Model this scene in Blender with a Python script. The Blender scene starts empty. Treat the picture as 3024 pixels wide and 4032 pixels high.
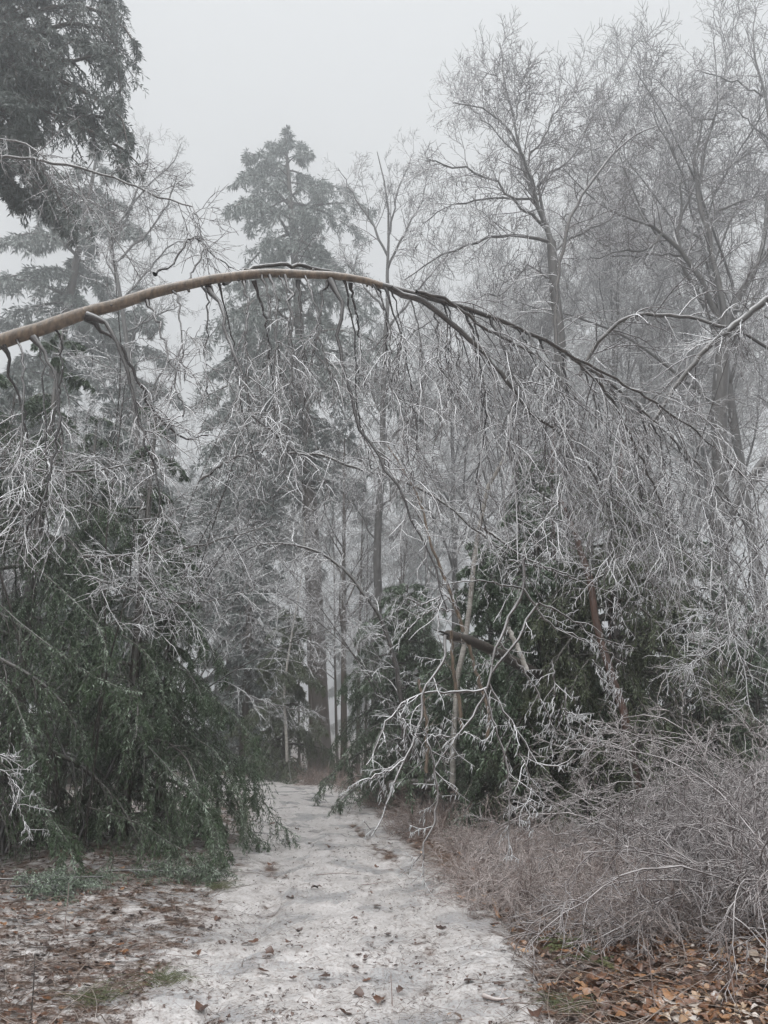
import bpy, math
import numpy as np
R = math.radians
sc = bpy.context.scene
# ------------------------------------------------------------------ camera, world, sun, exposure
F, CX, CY, PITCH, EYE = 3030.0, 1512.0, 2016.0, R(15.4), 1.6
cam_d = bpy.data.cameras.new("camera"); cam = bpy.data.objects.new("camera", cam_d)
sc.collection.objects.link(cam); sc.camera = cam
cam_d.sensor_fit = 'VERTICAL'; cam_d.sensor_height = 36; cam_d.lens = F / 4032 * 36
cam.location = (0, 0, EYE); cam.rotation_euler = (R(90) + PITCH, 0, 0)
cam_d.clip_start = 0.05; cam_d.clip_end = 2000

SUN_EL, SUN_ROT = R(55), R(160)
w = bpy.data.worlds.new("World"); sc.world = w; w.use_nodes = True
nt = w.node_tree; bg = nt.nodes["Background"]
sky = nt.nodes.new("ShaderNodeTexSky"); sky.sky_type = 'NISHITA'; sky.sun_disc = False
sky.sun_elevation = SUN_EL; sky.sun_rotation = SUN_ROT; sky.dust_density = 4; sky.altitude = 200
hs = nt.nodes.new("ShaderNodeHueSaturation"); hs.inputs['Saturation'].default_value = 0.06
mx = nt.nodes.new("ShaderNodeMix"); mx.data_type = 'RGBA'; mx.inputs[0].default_value = 0.88
mx.inputs[7].default_value = (5.15, 5.27, 5.37, 1)          # the even light of the cloud deck
nt.links.new(sky.outputs[0], hs.inputs['Color']); nt.links.new(hs.outputs[0], mx.inputs[6])
# added overhead boost: sky brightened near the zenith, out of view, for more light
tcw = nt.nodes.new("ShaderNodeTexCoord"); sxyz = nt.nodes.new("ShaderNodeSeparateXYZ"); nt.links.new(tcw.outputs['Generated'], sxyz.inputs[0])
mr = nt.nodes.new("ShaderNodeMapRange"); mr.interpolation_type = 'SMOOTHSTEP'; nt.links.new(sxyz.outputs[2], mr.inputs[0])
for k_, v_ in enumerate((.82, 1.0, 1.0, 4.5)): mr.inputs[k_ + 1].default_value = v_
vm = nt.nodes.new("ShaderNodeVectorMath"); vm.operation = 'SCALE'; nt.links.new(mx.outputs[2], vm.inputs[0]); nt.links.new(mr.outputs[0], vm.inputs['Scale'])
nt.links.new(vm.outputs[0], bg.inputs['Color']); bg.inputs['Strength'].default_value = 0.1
sd = bpy.data.lights.new("sun", 'SUN'); sd.energy = 1.5; sd.angle = R(85); sd.color = (1, .98, .95)
so = bpy.data.objects.new("sun", sd); sc.collection.objects.link(so)
so.rotation_euler = (R(90) - SUN_EL, 0, R(-20))
sc.view_settings.view_transform = 'Standard'; sc.view_settings.look = 'None'
sc.view_settings.exposure = 0.64; sc.view_settings.gamma = 1
c = sc.cycles
c.volume_bounces = 2; c.max_bounces = 6; c.diffuse_bounces = 3; c.glossy_bounces = 2; c.transmission_bounces = 2
c.use_denoising = True; c.volume_max_steps = 64
try: c.denoiser = 'OPENIMAGEDENOISE'; c.denoising_prefilter = 'ACCURATE'
except Exception: pass
FOG, FOG_G = 0.0086, 0.82

# ------------------------------------------------------------------ picking helpers
CT, ST = math.cos(PITCH), math.sin(PITCH)
def P(px, py, Y):
    u = (px - CX) / F; v = -(py - CY) / F
    y = CT - v * ST; z = ST + v * CT; s = Y / y
    return np.array([u * s, Y, EYE + z * s])
def ground_h(x, y):
    x = np.asarray(x, float); y = np.asarray(y, float)
    h = .05 * np.sin(x * .9 + y * .35) * np.sin(y * .6 - x * .2) + .035 * np.sin(x * 2.3 + 1.3) * np.sin(y * 1.9 + x * .7)
    h += .12 * np.tanh((np.abs(x - .0) - 2.2) / 1.5) * (np.abs(x) > 1) * .6
    t = np.clip((y - 25.5) / 14, 0, 1)
    return h - .02 - .75 * t * t * (3 - 2 * t)
def G(px, py):
    u = (px - CX) / F; v = -(py - CY) / F
    y = CT - v * ST; z = ST + v * CT
    h = 0.
    for _ in range(6):
        s = (h - EYE) / z; p = np.array([u * s, y * s, h]); h = float(ground_h(p[0], p[1]))
    return np.array([p[0], p[1], h])
def X(px, Y, py=3000):                      # world x under a picture column at ground depth Y
    return P(px, py, Y)[0]

# ------------------------------------------------------------------ numpy geometry
def norm(a): return a / np.maximum(np.linalg.norm(a, axis=-1, keepdims=True), 1e-9)
def perp(t):
    ref = np.where(np.abs(t[..., 2:3]) < .85, np.array([0, 0, 1.]), np.array([1., 0, 0]))
    a = norm(np.cross(t, ref)); return a, np.cross(t, a)
def smooth(pts, n):
    """Catmull-Rom through pts (m,k) -> (n,k)"""
    p = np.asarray(pts, float); m = len(p)
    if m == 2: return p[0] + (p[1] - p[0]) * np.linspace(0, 1, n)[:, None]
    d = np.r_[0, np.cumsum(np.linalg.norm(np.diff(p[:, :3], axis=0), axis=1) + 1e-9)]
    m_ = np.empty_like(p); h = np.diff(d)[:, None]; sl = np.diff(p, axis=0) / h
    m_[1:-1] = (sl[:-1] * h[1:] + sl[1:] * h[:-1]) / (h[1:] + h[:-1]); m_[0] = sl[0]; m_[-1] = sl[-1]
    u = np.linspace(0, d[-1], n); i = np.clip(np.searchsorted(d, u, 'right') - 1, 0, m - 2); hh = h[i]; t = (u - d[i])[:, None] / hh
    return ((2 * t ** 3 - 3 * t ** 2 + 1) * p[i] + (t ** 3 - 2 * t ** 2 + t) * hh * m_[i] + (3 * t ** 2 - 2 * t ** 3) * p[i + 1] + (t ** 3 - t ** 2) * hh * m_[i + 1])
def trace(pts, n=14, r=None, Y=None, wig=0, rng=None, pre=()):
    """picture trace [(px,py[,Y[,r]])...] -> points (n,3), radii (n)"""
    L = [list(q) for q in pre]; m = len(pts)
    for k, q in enumerate(pts):
        yy = q[2] if len(q) > 2 else (Y if np.isscalar(Y) else Y[0] + (Y[1] - Y[0]) * k / (m - 1))
        rr = q[3] if len(q) > 3 else (r[0] + (r[1] - r[0]) * k / (m - 1))
        L.append([*P(q[0], q[1], yy), rr])
    s = smooth(L, n); pts_ = s[:, :3].copy()
    if wig: pts_[1:-1] += rng.normal(0, wig, (n - 2, 3))
    return pts_, np.maximum(s[:, 3], .0015)
def stack(curves, n=14):
    return (np.stack([smooth(c_[0], n) if len(c_[0]) != n else c_[0] for c_ in curves]),
            np.stack([np.interp(np.linspace(0, 1, n), np.linspace(0, 1, len(c_[1])), c_[1]) for c_ in curves]))
def tubes(pts, rad, K=4):
    if pts.ndim == 2: pts, rad = pts[None], rad[None]
    N, S, _ = pts.shape
    t = norm(np.gradient(pts, axis=1)); mt = norm(pts[:, -1] - pts[:, 0])[:, None]
    a, _b = perp(mt); a = norm(a - t * (a * t).sum(-1, keepdims=True)); b = np.cross(t, a)
    th = np.arange(K) * 2 * np.pi / K
    v = pts[:, :, None] + rad[:, :, None, None] * (np.cos(th)[:, None] * a[:, :, None] + np.sin(th)[:, None] * b[:, :, None])
    base = (np.arange(N) * S * K)[:, None, None] + (np.arange(S - 1) * K)[None, :, None] + np.arange(K)[None, None]
    nxt = (np.arange(N) * S * K)[:, None, None] + (np.arange(S - 1) * K)[None, :, None] + ((np.arange(K) + 1) % K)[None, None]
    f = np.stack([base, nxt, nxt + K, base + K], -1).reshape(-1, 4)
    return v.reshape(-1, 3), f
def closed(pts, rad):
    return np.vstack([pts[:1], pts, pts[-1:]]) + np.r_[[[0, 0, 0]], np.zeros_like(pts), [[0, 0, 0]]], np.r_[1e-4, rad, 1e-4]
def grow(p, d, L, r, S, rng, wob=.12, grav=0., tip=.35):
    N = len(p); pts = np.zeros((N, S + 1, 3)); pts[:, 0] = p; d = norm(d); L = np.broadcast_to(L, (N,))
    g = np.zeros((N, 3)); g[:, 2] = -np.broadcast_to(grav, (N,))
    for s in range(S):
        pts[:, s + 1] = pts[:, s] + d * (L / S)[:, None]
        d = norm(d + rng.normal(0, wob, (N, 3)) + g)
    return pts, np.broadcast_to(r, (N,))[:, None] * np.linspace(1, tip, S + 1)
def spawn(pts, rad, per, rng, t0=.15, t1=1., ang=(30, 60), flat=0., keep=1.):
    N, S1, _ = pts.shape
    t = t0 + (t1 - t0) * (np.arange(per) + rng.random((N, per))) / per
    f = np.clip(t * (S1 - 1), 0, S1 - 1.001); i = f.astype(int); wt = (f - i); n = np.arange(N)[:, None]
    p = pts[n, i] * (1 - wt)[..., None] + pts[n, i + 1] * wt[..., None]
    tg = norm(pts[n, i + 1] - pts[n, i]); r = rad[n, i] * (1 - wt) + rad[n, i + 1] * wt
    a, b = perp(tg); ph = rng.random((N, per)) * 2 * np.pi
    if flat:
        side = np.where(np.arange(per) % 2 == 0, 0., np.pi)[None]
        ph = side + rng.normal(0, (1 - flat) * 1.5 + .05, (N, per))
    al = np.radians(rng.uniform(ang[0], ang[1], (N, per)))[..., None]
    d = np.cos(al) * tg + np.sin(al) * (np.cos(ph)[..., None] * a + np.sin(ph)[..., None] * b)
    plen = np.repeat(np.linalg.norm(np.diff(pts, axis=1), axis=2).sum(1), per)
    out = [p.reshape(-1, 3), d.reshape(-1, 3), r.reshape(-1), t.reshape(-1), plen]
    if keep < 1:
        k = rng.random(len(out[2])) < keep; out = [o[k] for o in out]
    return out
def cards(p, d, L, W, rng, drp=0.):
    """leaf-sized diamonds"""
    N = len(p); d = norm(d); s = norm(np.cross(d, rng.normal(0, 1, (N, 3))))
    L = np.broadcast_to(L, (N,))[:, None]; W = np.broadcast_to(W, (N,))[:, None]
    dn = np.array([0, 0, -1.]) * drp * L
    v = np.stack([p - s * W * .12, p + d * L * .55 + s * W * .5 + dn * .3, p + d * L + dn, p + d * L * .45 - s * W * .5 + dn * .3], 1).reshape(-1, 3)
    return v, np.arange(N * 4).reshape(-1, 4)
class MB:
    def __init__(s): s.v = []; s.f = []; s.m = []; s.a = []; s.n = 0
    def add(s, vf, mat=0, attr=0.):
        v, f = vf
        s.v.append(v); s.f.append(f + s.n); s.m.append(np.full(len(f), mat, np.int32))
        s.a.append(np.broadcast_to(np.asarray(attr, float), (len(v),))); s.n += len(v); return s
    def build(s, name, mats, parent=None, base=None, shade=True):
        v = np.concatenate(s.v); f = np.concatenate(s.f).astype(np.int32); m = np.concatenate(s.m)
        if base is not None: v = v - np.asarray(base)
        me = bpy.data.meshes.new(name); me.vertices.add(len(v)); me.vertices.foreach_set('co', v.astype(np.float32).ravel())
        me.loops.add(f.size); me.loops.foreach_set('vertex_index', f.ravel())
        me.polygons.add(len(f)); me.polygons.foreach_set('loop_start', np.arange(len(f), dtype=np.int32) * f.shape[1])
        try: me.polygons.foreach_set('loop_total', np.full(len(f), f.shape[1], np.int32))
        except Exception: pass
        me.polygons.foreach_set('material_index', m)
        me.polygons.foreach_set('use_smooth', np.full(len(f), shade))
        at = me.attributes.new('coat', 'FLOAT', 'POINT'); at.data.foreach_set('value', np.concatenate(s.a).astype(np.float32))
        for x in (mats if isinstance(mats, (list, tuple)) else [mats]): me.materials.append(x)
        me.update(calc_edges=True)
        o = bpy.data.objects.new(name, me); sc.collection.objects.link(o)
        if parent is not None: o.parent = parent
        elif base is not None: o.location = base
        return o
def tag(o, label=None, cat=None, group=None, kind=None):
    if label: o['label'] = label
    if cat: o['category'] = cat
    if group: o['group'] = group
    if kind: o['kind'] = kind
    return o
def thing(name, label, cat, base, group=None):
    o = bpy.data.objects.new(name, None); o.location = base; o.empty_display_size = .2
    sc.collection.objects.link(o); return tag(o, label, cat, group)
def dup(root, loc, rz=0., scl=1., label=None, group=None):
    r_ = root.copy(); sc.collection.objects.link(r_); r_.location = loc; r_.rotation_euler = (0, 0, rz); r_.scale = (scl,) * 3
    if label: r_['label'] = label
    if group: r_['group'] = group
    for ch in list(root.children):
        k = ch.copy(); sc.collection.objects.link(k); k.parent = r_
        for g in list(ch.children):
            q = g.copy(); sc.collection.objects.link(q); q.parent = k
    return r_

# ------------------------------------------------------------------ materials
def new_mat(name):
    m = bpy.data.materials.new(name); m.use_nodes = True; t = m.node_tree
    return m, t, t.nodes["Principled BSDF"], t.nodes, t.links
def noise(N, Lk, scale, detail=4., rough=.6, vec=None, dist=0.):
    n = N.new("ShaderNodeTexNoise"); n.inputs['Scale'].default_value = scale; n.inputs['Detail'].default_value = detail
    n.inputs['Roughness'].default_value = rough; n.inputs['Distortion'].default_value = dist
    if vec: Lk.new(vec, n.inputs['Vector'])
    return n.outputs[0]
def ramp(N, Lk, src, stops):
    r_ = N.new("ShaderNodeValToRGB"); e = r_.color_ramp.elements
    while len(e) < len(stops): e.new(.5)
    for k, (p_, col) in enumerate(stops):
        e[k].position = p_; e[k].color = (*col, 1) if not np.isscalar(col) else (col, col, col, 1)
    Lk.new(src, r_.inputs[0]); return r_.outputs[0]
def mix(N, Lk, fac, a, b):
    m = N.new("ShaderNodeMix"); m.data_type = 'RGBA'
    for sock, val in ((0, fac), (6, a), (7, b)):
        if hasattr(val, 'links'): Lk.new(val, m.inputs[sock])
        elif np.isscalar(val): m.inputs[sock].default_value = val
        else: m.inputs[sock].default_value = (*val, 1)
    return m.outputs[2]
def mathn(N, Lk, op, a, b=0., clamp=False):
    m = N.new("ShaderNodeMath"); m.operation = op; m.use_clamp = clamp
    for k, val in enumerate((a, b)):
        if hasattr(val, 'links'): Lk.new(val, m.inputs[k])
        else: m.inputs[k].default_value = val
    return m.outputs[0]
def maprange(N, Lk, v, a, b, c_=0., d=1.):
    m = N.new("ShaderNodeMapRange"); Lk.new(v, m.inputs[0])
    for k, x in enumerate((a, b, c_, d)): m.inputs[k + 1].default_value = x
    return m.outputs[0]
def icy(name, bark, bark2, ice=(.62, .63, .65), amount=.5, lo=-.2, hi=.8, nscale=9., stretch=None, rough=.22, coat=.9, bump=0.):
    """bark under a skin of clear ice: rime gathers on the upper side of the wood, gloss all round"""
    m, t, b, N, Lk = new_mat(name)
    tc = N.new("ShaderNodeTexCoord"); geo = N.new("ShaderNodeNewGeometry"); sp = N.new("ShaderNodeSeparateXYZ")
    Lk.new(geo.outputs['Normal'], sp.inputs[0])
    vec = tc.outputs['Object']
    if stretch:
        mp = N.new("ShaderNodeMapping"); mp.inputs['Scale'].default_value = stretch; Lk.new(vec, mp.inputs[0]); bv = mp.outputs[0]
    else: bv = vec
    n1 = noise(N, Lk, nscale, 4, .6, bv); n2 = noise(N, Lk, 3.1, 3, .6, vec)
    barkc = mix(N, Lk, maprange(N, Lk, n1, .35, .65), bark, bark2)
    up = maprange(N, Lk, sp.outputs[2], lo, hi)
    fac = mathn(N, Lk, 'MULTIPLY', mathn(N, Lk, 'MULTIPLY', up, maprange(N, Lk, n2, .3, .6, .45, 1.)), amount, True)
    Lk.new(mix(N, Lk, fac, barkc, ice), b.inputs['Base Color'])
    b.inputs['Roughness'].default_value = rough; b.inputs['Coat Weight'].default_value = coat
    b.inputs['Coat Roughness'].default_value = .06; b.inputs['Coat IOR'].default_value = 1.38
    if bump:
        bp = N.new("ShaderNodeBump"); bp.inputs['Strength'].default_value = bump; bp.inputs['Distance'].default_value = .02
        Lk.new(n1, bp.inputs['Height']); Lk.new(bp.outputs[0], b.inputs['Normal'])
    return m
def foliage(name, green, green2, rime, amount=.7, rough=.55):
    m, t, b, N, Lk = new_mat(name)
    tc = N.new("ShaderNodeTexCoord"); at = N.new("ShaderNodeAttribute"); at.attribute_name = 'coat'
    n1 = noise(N, Lk, 1.3, 3, .6, tc.outputs['Object']); n2 = noise(N, Lk, 5.5, 3, .65, tc.outputs['Object'])
    g = mix(N, Lk, maprange(N, Lk, n1, .35, .65), green, green2)
    f = mathn(N, Lk, 'MULTIPLY', mathn(N, Lk, 'MULTIPLY', at.outputs['Fac'], maprange(N, Lk, n2, .38, .62, .15, 1.)), amount, True)
    Lk.new(mix(N, Lk, f, g, rime), b.inputs['Base Color'])
    b.inputs['Roughness'].default_value = rough; b.inputs['Coat Weight'].default_value = .12; b.inputs['Coat Roughness'].default_value = .15; b.inputs['Specular IOR Level'].default_value = .25
    return m
M = {}
M['tan'] = icy('tan_birch_bark', (.215, .16, .115), (.085, .066, .05), ice=(.6, .59, .57), amount=.7, lo=.4, hi=1., nscale=5, stretch=(7, 2.5, 2.5), rough=.4, coat=.5, bump=.5)
M['dark_limb'] = icy('dark_wet_bark', (.03, .026, .025), (.065, .056, .05), amount=.4, lo=.1, hi=.9, nscale=12, bump=.4)
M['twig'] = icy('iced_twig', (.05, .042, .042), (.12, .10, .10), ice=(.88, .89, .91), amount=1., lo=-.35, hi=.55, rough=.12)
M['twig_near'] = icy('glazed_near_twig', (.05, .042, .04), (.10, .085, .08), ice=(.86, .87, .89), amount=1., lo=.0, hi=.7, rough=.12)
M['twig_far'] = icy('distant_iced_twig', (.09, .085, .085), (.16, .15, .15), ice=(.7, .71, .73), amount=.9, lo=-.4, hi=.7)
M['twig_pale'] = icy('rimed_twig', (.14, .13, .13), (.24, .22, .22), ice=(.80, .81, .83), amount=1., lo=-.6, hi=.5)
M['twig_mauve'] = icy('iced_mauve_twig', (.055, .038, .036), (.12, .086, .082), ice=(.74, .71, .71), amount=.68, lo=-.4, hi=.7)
M['twig_red'] = icy('iced_red_brown_twig', (.13, .085, .07), (.24, .17, .15), ice=(.62, .57, .55), amount=.85, lo=-.4, hi=.8)
M['hemlock_limb'] = icy('dark_hemlock_bark', (.03, .024, .02), (.055, .045, .038), amount=.12, lo=.3, hi=1., nscale=12)  # dark bark carrying little ice
M['bark_grey'] = icy('grey_bark', (.045, .042, .04), (.085, .08, .076), amount=.3, lo=.2, hi=1., nscale=7, stretch=(3, 3, .6), rough=.6, coat=.25, bump=.6)
M['bark_brown'] = icy('dark_brown_bark', (.045, .034, .028), (.085, .065, .052), amount=.2, lo=.3, hi=1., nscale=8, stretch=(3, 3, .5), rough=.7, coat=.15, bump=.8)
M['bark_red'] = icy('red_brown_bark', (.095, .048, .034), (.05, .03, .023), amount=.2, lo=.3, hi=1., nscale=9, stretch=(3, 3, .6), rough=.6, coat=.2, bump=.6)
M['weed'] = icy('brown_weed', (.11, .06, .042), (.18, .11, .08), ice=(.6, .55, .53), amount=.45, lo=-.2, hi=1.)
M['strand'] = icy('dark_hanging_branch', (.022, .019, .02), (.045, .04, .04), amount=.12, lo=.3, hi=1., nscale=14, coat=.5)
M['birch'] = icy('pale_birch_bark', (.42, .40, .37), (.22, .20, .18), amount=.4, lo=0, hi=1., nscale=6, stretch=(1, 1, 5), rough=.5, coat=.3)
M['log'] = icy('weathered_log', (.075, .06, .05), (.03, .024, .02), amount=.15, lo=.6, hi=1., nscale=10, stretch=(1, 4, 6), rough=.7, coat=.2, bump=.8)
M['hemlock'] = foliage('hemlock_needles', (.012, .036, .007), (.026, .056, .014), (.44, .52, .43), .95)
M['hemlock_olive'] = foliage('olive_hemlock_needles', (.040, .055, .020), (.055, .07, .03), (.34, .39, .32), .5)
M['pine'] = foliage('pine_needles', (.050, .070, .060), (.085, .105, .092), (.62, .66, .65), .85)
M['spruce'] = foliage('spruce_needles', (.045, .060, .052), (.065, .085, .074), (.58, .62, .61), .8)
def simple(name, col, rough=.5, coat=0.):
    m, t, b, N, Lk = new_mat(name); n1 = noise(N, Lk, 14, 3)
    Lk.new(mix(N, Lk, n1, tuple(x * .65 for x in col), tuple(min(1, x * 1.3) for x in col)), b.inputs['Base Color'])
    b.inputs['Roughness'].default_value = rough; b.inputs['Coat Weight'].default_value = coat; return m
M['ice'] = simple('clear_ice', (.70, .72, .74), .08, 1.)
def leaf_mat(name, stops):
    m, t, b, N, Lk = new_mat(name); at = N.new("ShaderNodeAttribute"); at.attribute_name = 'coat'
    tc = N.new("ShaderNodeTexCoord"); n2 = noise(N, Lk, 30, 3, .6, tc.outputs['Object'])
    cc = ramp(N, Lk, at.outputs['Fac'], stops)
    n3 = noise(N, Lk, 7, 4, .65, tc.outputs['Object']); n4 = noise(N, Lk, 60, 2, .6, tc.outputs['Object'])
    fr = mathn(N, Lk, 'MULTIPLY', maprange(N, Lk, n3, .5, .68), maprange(N, Lk, n4, .42, .6, 0, .75), True)
    Lk.new(mix(N, Lk, fr, mix(N, Lk, maprange(N, Lk, n2, .45, .75, 0, .45), cc, (.035, .02, .012)), (.6, .58, .57)), b.inputs['Base Color'])
    b.inputs['Roughness'].default_value = .4; b.inputs['Coat Weight'].default_value = .5; b.inputs['Coat Roughness'].default_value = .2
    return m
M['leaf'] = leaf_mat('fallen_leaf_tones', [(0, (.035, .016, .010)), (.3, (.085, .034, .017)), (.55, (.18, .075, .03)), (.75, (.32, .155, .06)), (.9, (.45, .34, .24)), (1, (.62, .58, .55))])
M['straw'] = leaf_mat('dead_straw', [(0, (.06, .04, .028)), (.4, (.16, .11, .085)), (.75, (.34, .28, .24)), (1, (.55, .51, .48))])
M['bits'] = leaf_mat('path_fragments', [(0, (.03, .022, .02)), (.35, (.10, .07, .055)), (.7, (.30, .25, .22)), (1, (.6, .57, .56))])
M['green'] = foliage('green_blades', (.06, .085, .03), (.12, .12, .04), (.45, .47, .42), .4)
# ground
m, t, b, N, Lk = new_mat('forest_floor_with_snow'); M['ground'] = m
at = N.new("ShaderNodeAttribute"); at.attribute_name = 'coat'; tc = N.new("ShaderNodeTexCoord"); ov = tc.outputs['Object']
n_big = noise(N, Lk, .9, 5, .6, ov); n_mid = noise(N, Lk, 5.5, 6, .7, ov); n_fine = noise(N, Lk, 38, 4, .7, ov); n_ice = noise(N, Lk, 1.6, 3, .5, ov)
s_ = mathn(N, Lk, 'ADD', at.outputs['Fac'], mathn(N, Lk, 'MULTIPLY', mathn(N, Lk, 'SUBTRACT', n_mid, .5), 1.5))
s_ = mathn(N, Lk, 'ADD', s_, mathn(N, Lk, 'MULTIPLY', mathn(N, Lk, 'SUBTRACT', n_big, .5), .7))
s_ = mathn(N, Lk, 'ADD', s_, mathn(N, Lk, 'MULTIPLY', mathn(N, Lk, 'SUBTRACT', n_fine, .5), .9))
snowf = maprange(N, Lk, s_, .38, .62)
litter = ramp(N, Lk, n_fine, [(.3, (.03, .018, .012)), (.5, (.085, .045, .028)), (.62, (.15, .085, .05)), (.75, (.27, .19, .14))])
snow = mix(N, Lk, maprange(N, Lk, n_mid, .35, .7), (.42, .40, .393), (.66, .635, .628))
snow = mix(N, Lk, maprange(N, Lk, n_ice, .5, .66, 0, .8), snow, (.31, .315, .325))        # bare grey ice
snow = mix(N, Lk, maprange(N, Lk, n_fine, .50, .64, 0, .8), snow, (.27, .225, .205))         # grit and grass showing through
Lk.new(mix(N, Lk, snowf, litter, snow), b.inputs['Base Color'])
Lk.new(maprange(N, Lk, n_ice, .4, .7, .42, .14), b.inputs['Roughness'])
bp = N.new("ShaderNodeBump"); bp.inputs['Strength'].default_value = .7; bp.inputs['Distance'].default_value = .03
Lk.new(mathn(N, Lk, 'ADD', mathn(N, Lk, 'MULTIPLY', n_mid, .6), mathn(N, Lk, 'MULTIPLY', n_fine, .6)), bp.inputs['Height']); Lk.new(bp.outputs[0], b.inputs['Normal'])

# ------------------------------------------------------------------ ground sheet with the path
LE = [(300, 4300), (400, 4032), (640, 3800), (800, 3560), (885, 3420), (940, 3300), (975, 3200), (990, 3120)]
RE = [(2170, 4300), (2150, 4032), (2110, 3816), (2000, 3671), (1830, 3536), (1650, 3363), (1575, 3228), (1440, 3120)]
le = np.array([G(*q) for q in LE]); re = np.array([G(*q) for q in RE])
ly = np.r_[-30, 1.5, le[:, 1], 22.5, 24.5]; lx = np.r_[-2.0, -1.5, le[:, 0], -12, -60]
ry = np.r_[-30, 1.5, re[:, 1], 23.5, 25.5, 27]; rx = np.r_[1.0, 1.0, re[:, 0], -1.6, -8, -60]
def path_mask(x, y):
    a = np.interp(y, ly, lx); b_ = np.interp(y, ry, rx)
    return np.minimum((x - a), (b_ - x))            # metres inside the path edge
def axis(lo, hi, n, k):
    s = np.linspace(-1, 1, n); v = np.sinh(s * k) / np.sinh(k); return np.where(v < 0, -v * lo, v * hi)
gx = axis(-290, 290, 340, 5.2); gy = axis(-60, 290, 420, 4.6) + 6.5
XX, YY = np.meshgrid(gx, gy); rngg = np.random.default_rng(3)
ZZ = ground_h(XX, YY); pm = path_mask(XX, YY)
ZZ += np.clip(1 - np.abs(pm) / .8, 0, 1) * 0 + rngg.normal(0, .008, XX.shape) * (np.hypot(XX, YY) < 30)
rut_y = [G(*q) for q in ((1040, 3085), (1150, 3095), (1270, 3160), (1450, 3300), (1600, 3450))]
rut_y = np.array(rut_y); rx_at = np.interp(YY, rut_y[::-1, 1], rut_y[::-1, 0], left=1e3, right=1e3)
rut = np.exp(-((XX - rx_at) / .07) ** 2) * (YY > rut_y[-1, 1]) * (YY < 21)
ZZ -= rut * .03
att = np.clip(.5 + pm * .9, np.where(XX < 0, .50, .16), 1.02)
cen = (np.interp(YY, ly, lx) + np.interp(YY, ry, rx)) / 2; trk = np.exp(-((np.abs(XX - cen) - .62) / .15) ** 2) * (YY < 19)
att -= trk * (.34 + .20 * np.sin(YY * 2.9 + XX * 4) * np.sin(YY * 1.1)); ZZ -= trk * .02          # two worn wheel lines
att = att - rut * (.38 + .3 * np.sin(YY * 3.7) * np.sin(YY * 1.3 + 1))
far = np.hypot(XX, YY - 10) > 16
att = np.where(far & (pm < 0), np.where(YY < 27, .22, .40), att)
nx_, ny_ = len(gx), len(gy)
ii = (np.arange(ny_ - 1)[:, None] * nx_ + np.arange(nx_ - 1)[None]).ravel()
ZZ = ZZ + rngg.normal(0, .010, XX.shape) * (np.hypot(XX, YY) < 14) * (pm > 0)
gm = MB().add((np.stack([XX, YY, ZZ], -1).reshape(-1, 3), np.stack([ii, ii + 1, ii + 1 + nx_, ii + nx_], -1)), 0, att.ravel())
tag(gm.build('ground', M['ground']), kind='structure', label='forest floor with an ice-glazed snowy path bending left')

# ------------------------------------------------------------------ branching recipes
def levels(mb, pts, rad, specs, rng, collect=None, base_mat=0):
    """each spec: per, ang, L=(fraction of parent, taper along it) or abs=(lo,hi), r, S, wob, grav, K, mat, keep, t0, flat"""
    for sp in specs:
        p, d, r, tt, pl = spawn(pts, rad, sp['per'], rng, sp.get('t0', .15), sp.get('t1', 1.), sp.get('ang', (30, 60)), sp.get('flat', 0), sp.get('keep', 1.))
        if 'lref' in sp:
            k_ = rng.random(len(r)) < pl / sp['lref']; p, d, r, tt, pl = p[k_], d[k_], r[k_], tt[k_], pl[k_]
        if 'abs' in sp: L = rng.uniform(*sp['abs'], len(p)) * (1.15 - .5 * tt)
        else: L = pl * sp['L'] * (1.1 - .75 * tt) * rng.uniform(.6, 1.25, len(p))
        if 'up' in sp: d = norm(d + np.array([0, 0, sp['up']]))
        rr = np.clip(r * sp.get('r', .6), sp.get('rmin', .003), sp.get('rmax', 1.))
        pts, rad = grow(p, d, L, rr, sp.get('S', 5), rng, sp.get('wob', .12), sp.get('grav', 0.), sp.get('tip', .5))
        mb.add(tubes(pts, rad, sp.get('K', 3)), sp.get('mat', base_mat), 1.)
        if collect is not None: collect.append((pts, rad))
    return pts, rad
def icicles(mb, pts, rad, per, rng, L=(.012, .04), r=.0032, mat=1, keep=.7, lean=None):
    p, d, r_, tt, pl = spawn(pts, rad, per, rng, .05, 1., (0, 1), 0, keep)
    n = len(p); dd = np.tile([0, 0, -1.], (n, 1)) + rng.normal(0, .18, (n, 3))
    if lean is not None: dd = dd + np.asarray(lean)
    q, rr = grow(p, dd, rng.uniform(*L, n), r * rng.uniform(.7, 1.2, n), 2, rng, .05, .35, .25)
    mb.add(tubes(q, rr, 3), mat, 1.)
def needles(mb, pts, rad, per, rng, L, W, ang=(25, 70), drp=.3, mat=1, keep=1., t0=.05, flat=0, rime=(.1, 1.)):
    p, d, r_, tt, pl = spawn(pts, rad, per, rng, t0, 1., ang, flat, keep)
    n = len(p)
    a = np.clip(rime[0] + (rime[1] - rime[0]) * (.25 + .75 * tt) * rng.random(n) ** .8 * 1.3, 0, 1)
    mb.add(cards(p, d, rng.uniform(L[0], L[1], n), rng.uniform(W[0], W[1], n), rng, drp), mat, np.repeat(a, 4))

def trunk_curve(base, H, r, lean=(0, 0), rng=None, n=12, bend=.02, tip=.12):
    s = np.linspace(0, 1, n)
    p = np.stack([base[0] + lean[0] * s ** 1.2, base[1] + lean[1] * s ** 1.2, base[2] - .15 + (H + .15) * s], 1)
    if rng is not None: p[1:-1, :2] += np.cumsum(rng.normal(0, bend * H / n, (n - 2, 2)), 0) * .6
    rad = r * (tip + (1 - tip) * (1 - s) ** .8); rad[0] *= 1.25
    return p, rad

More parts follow.
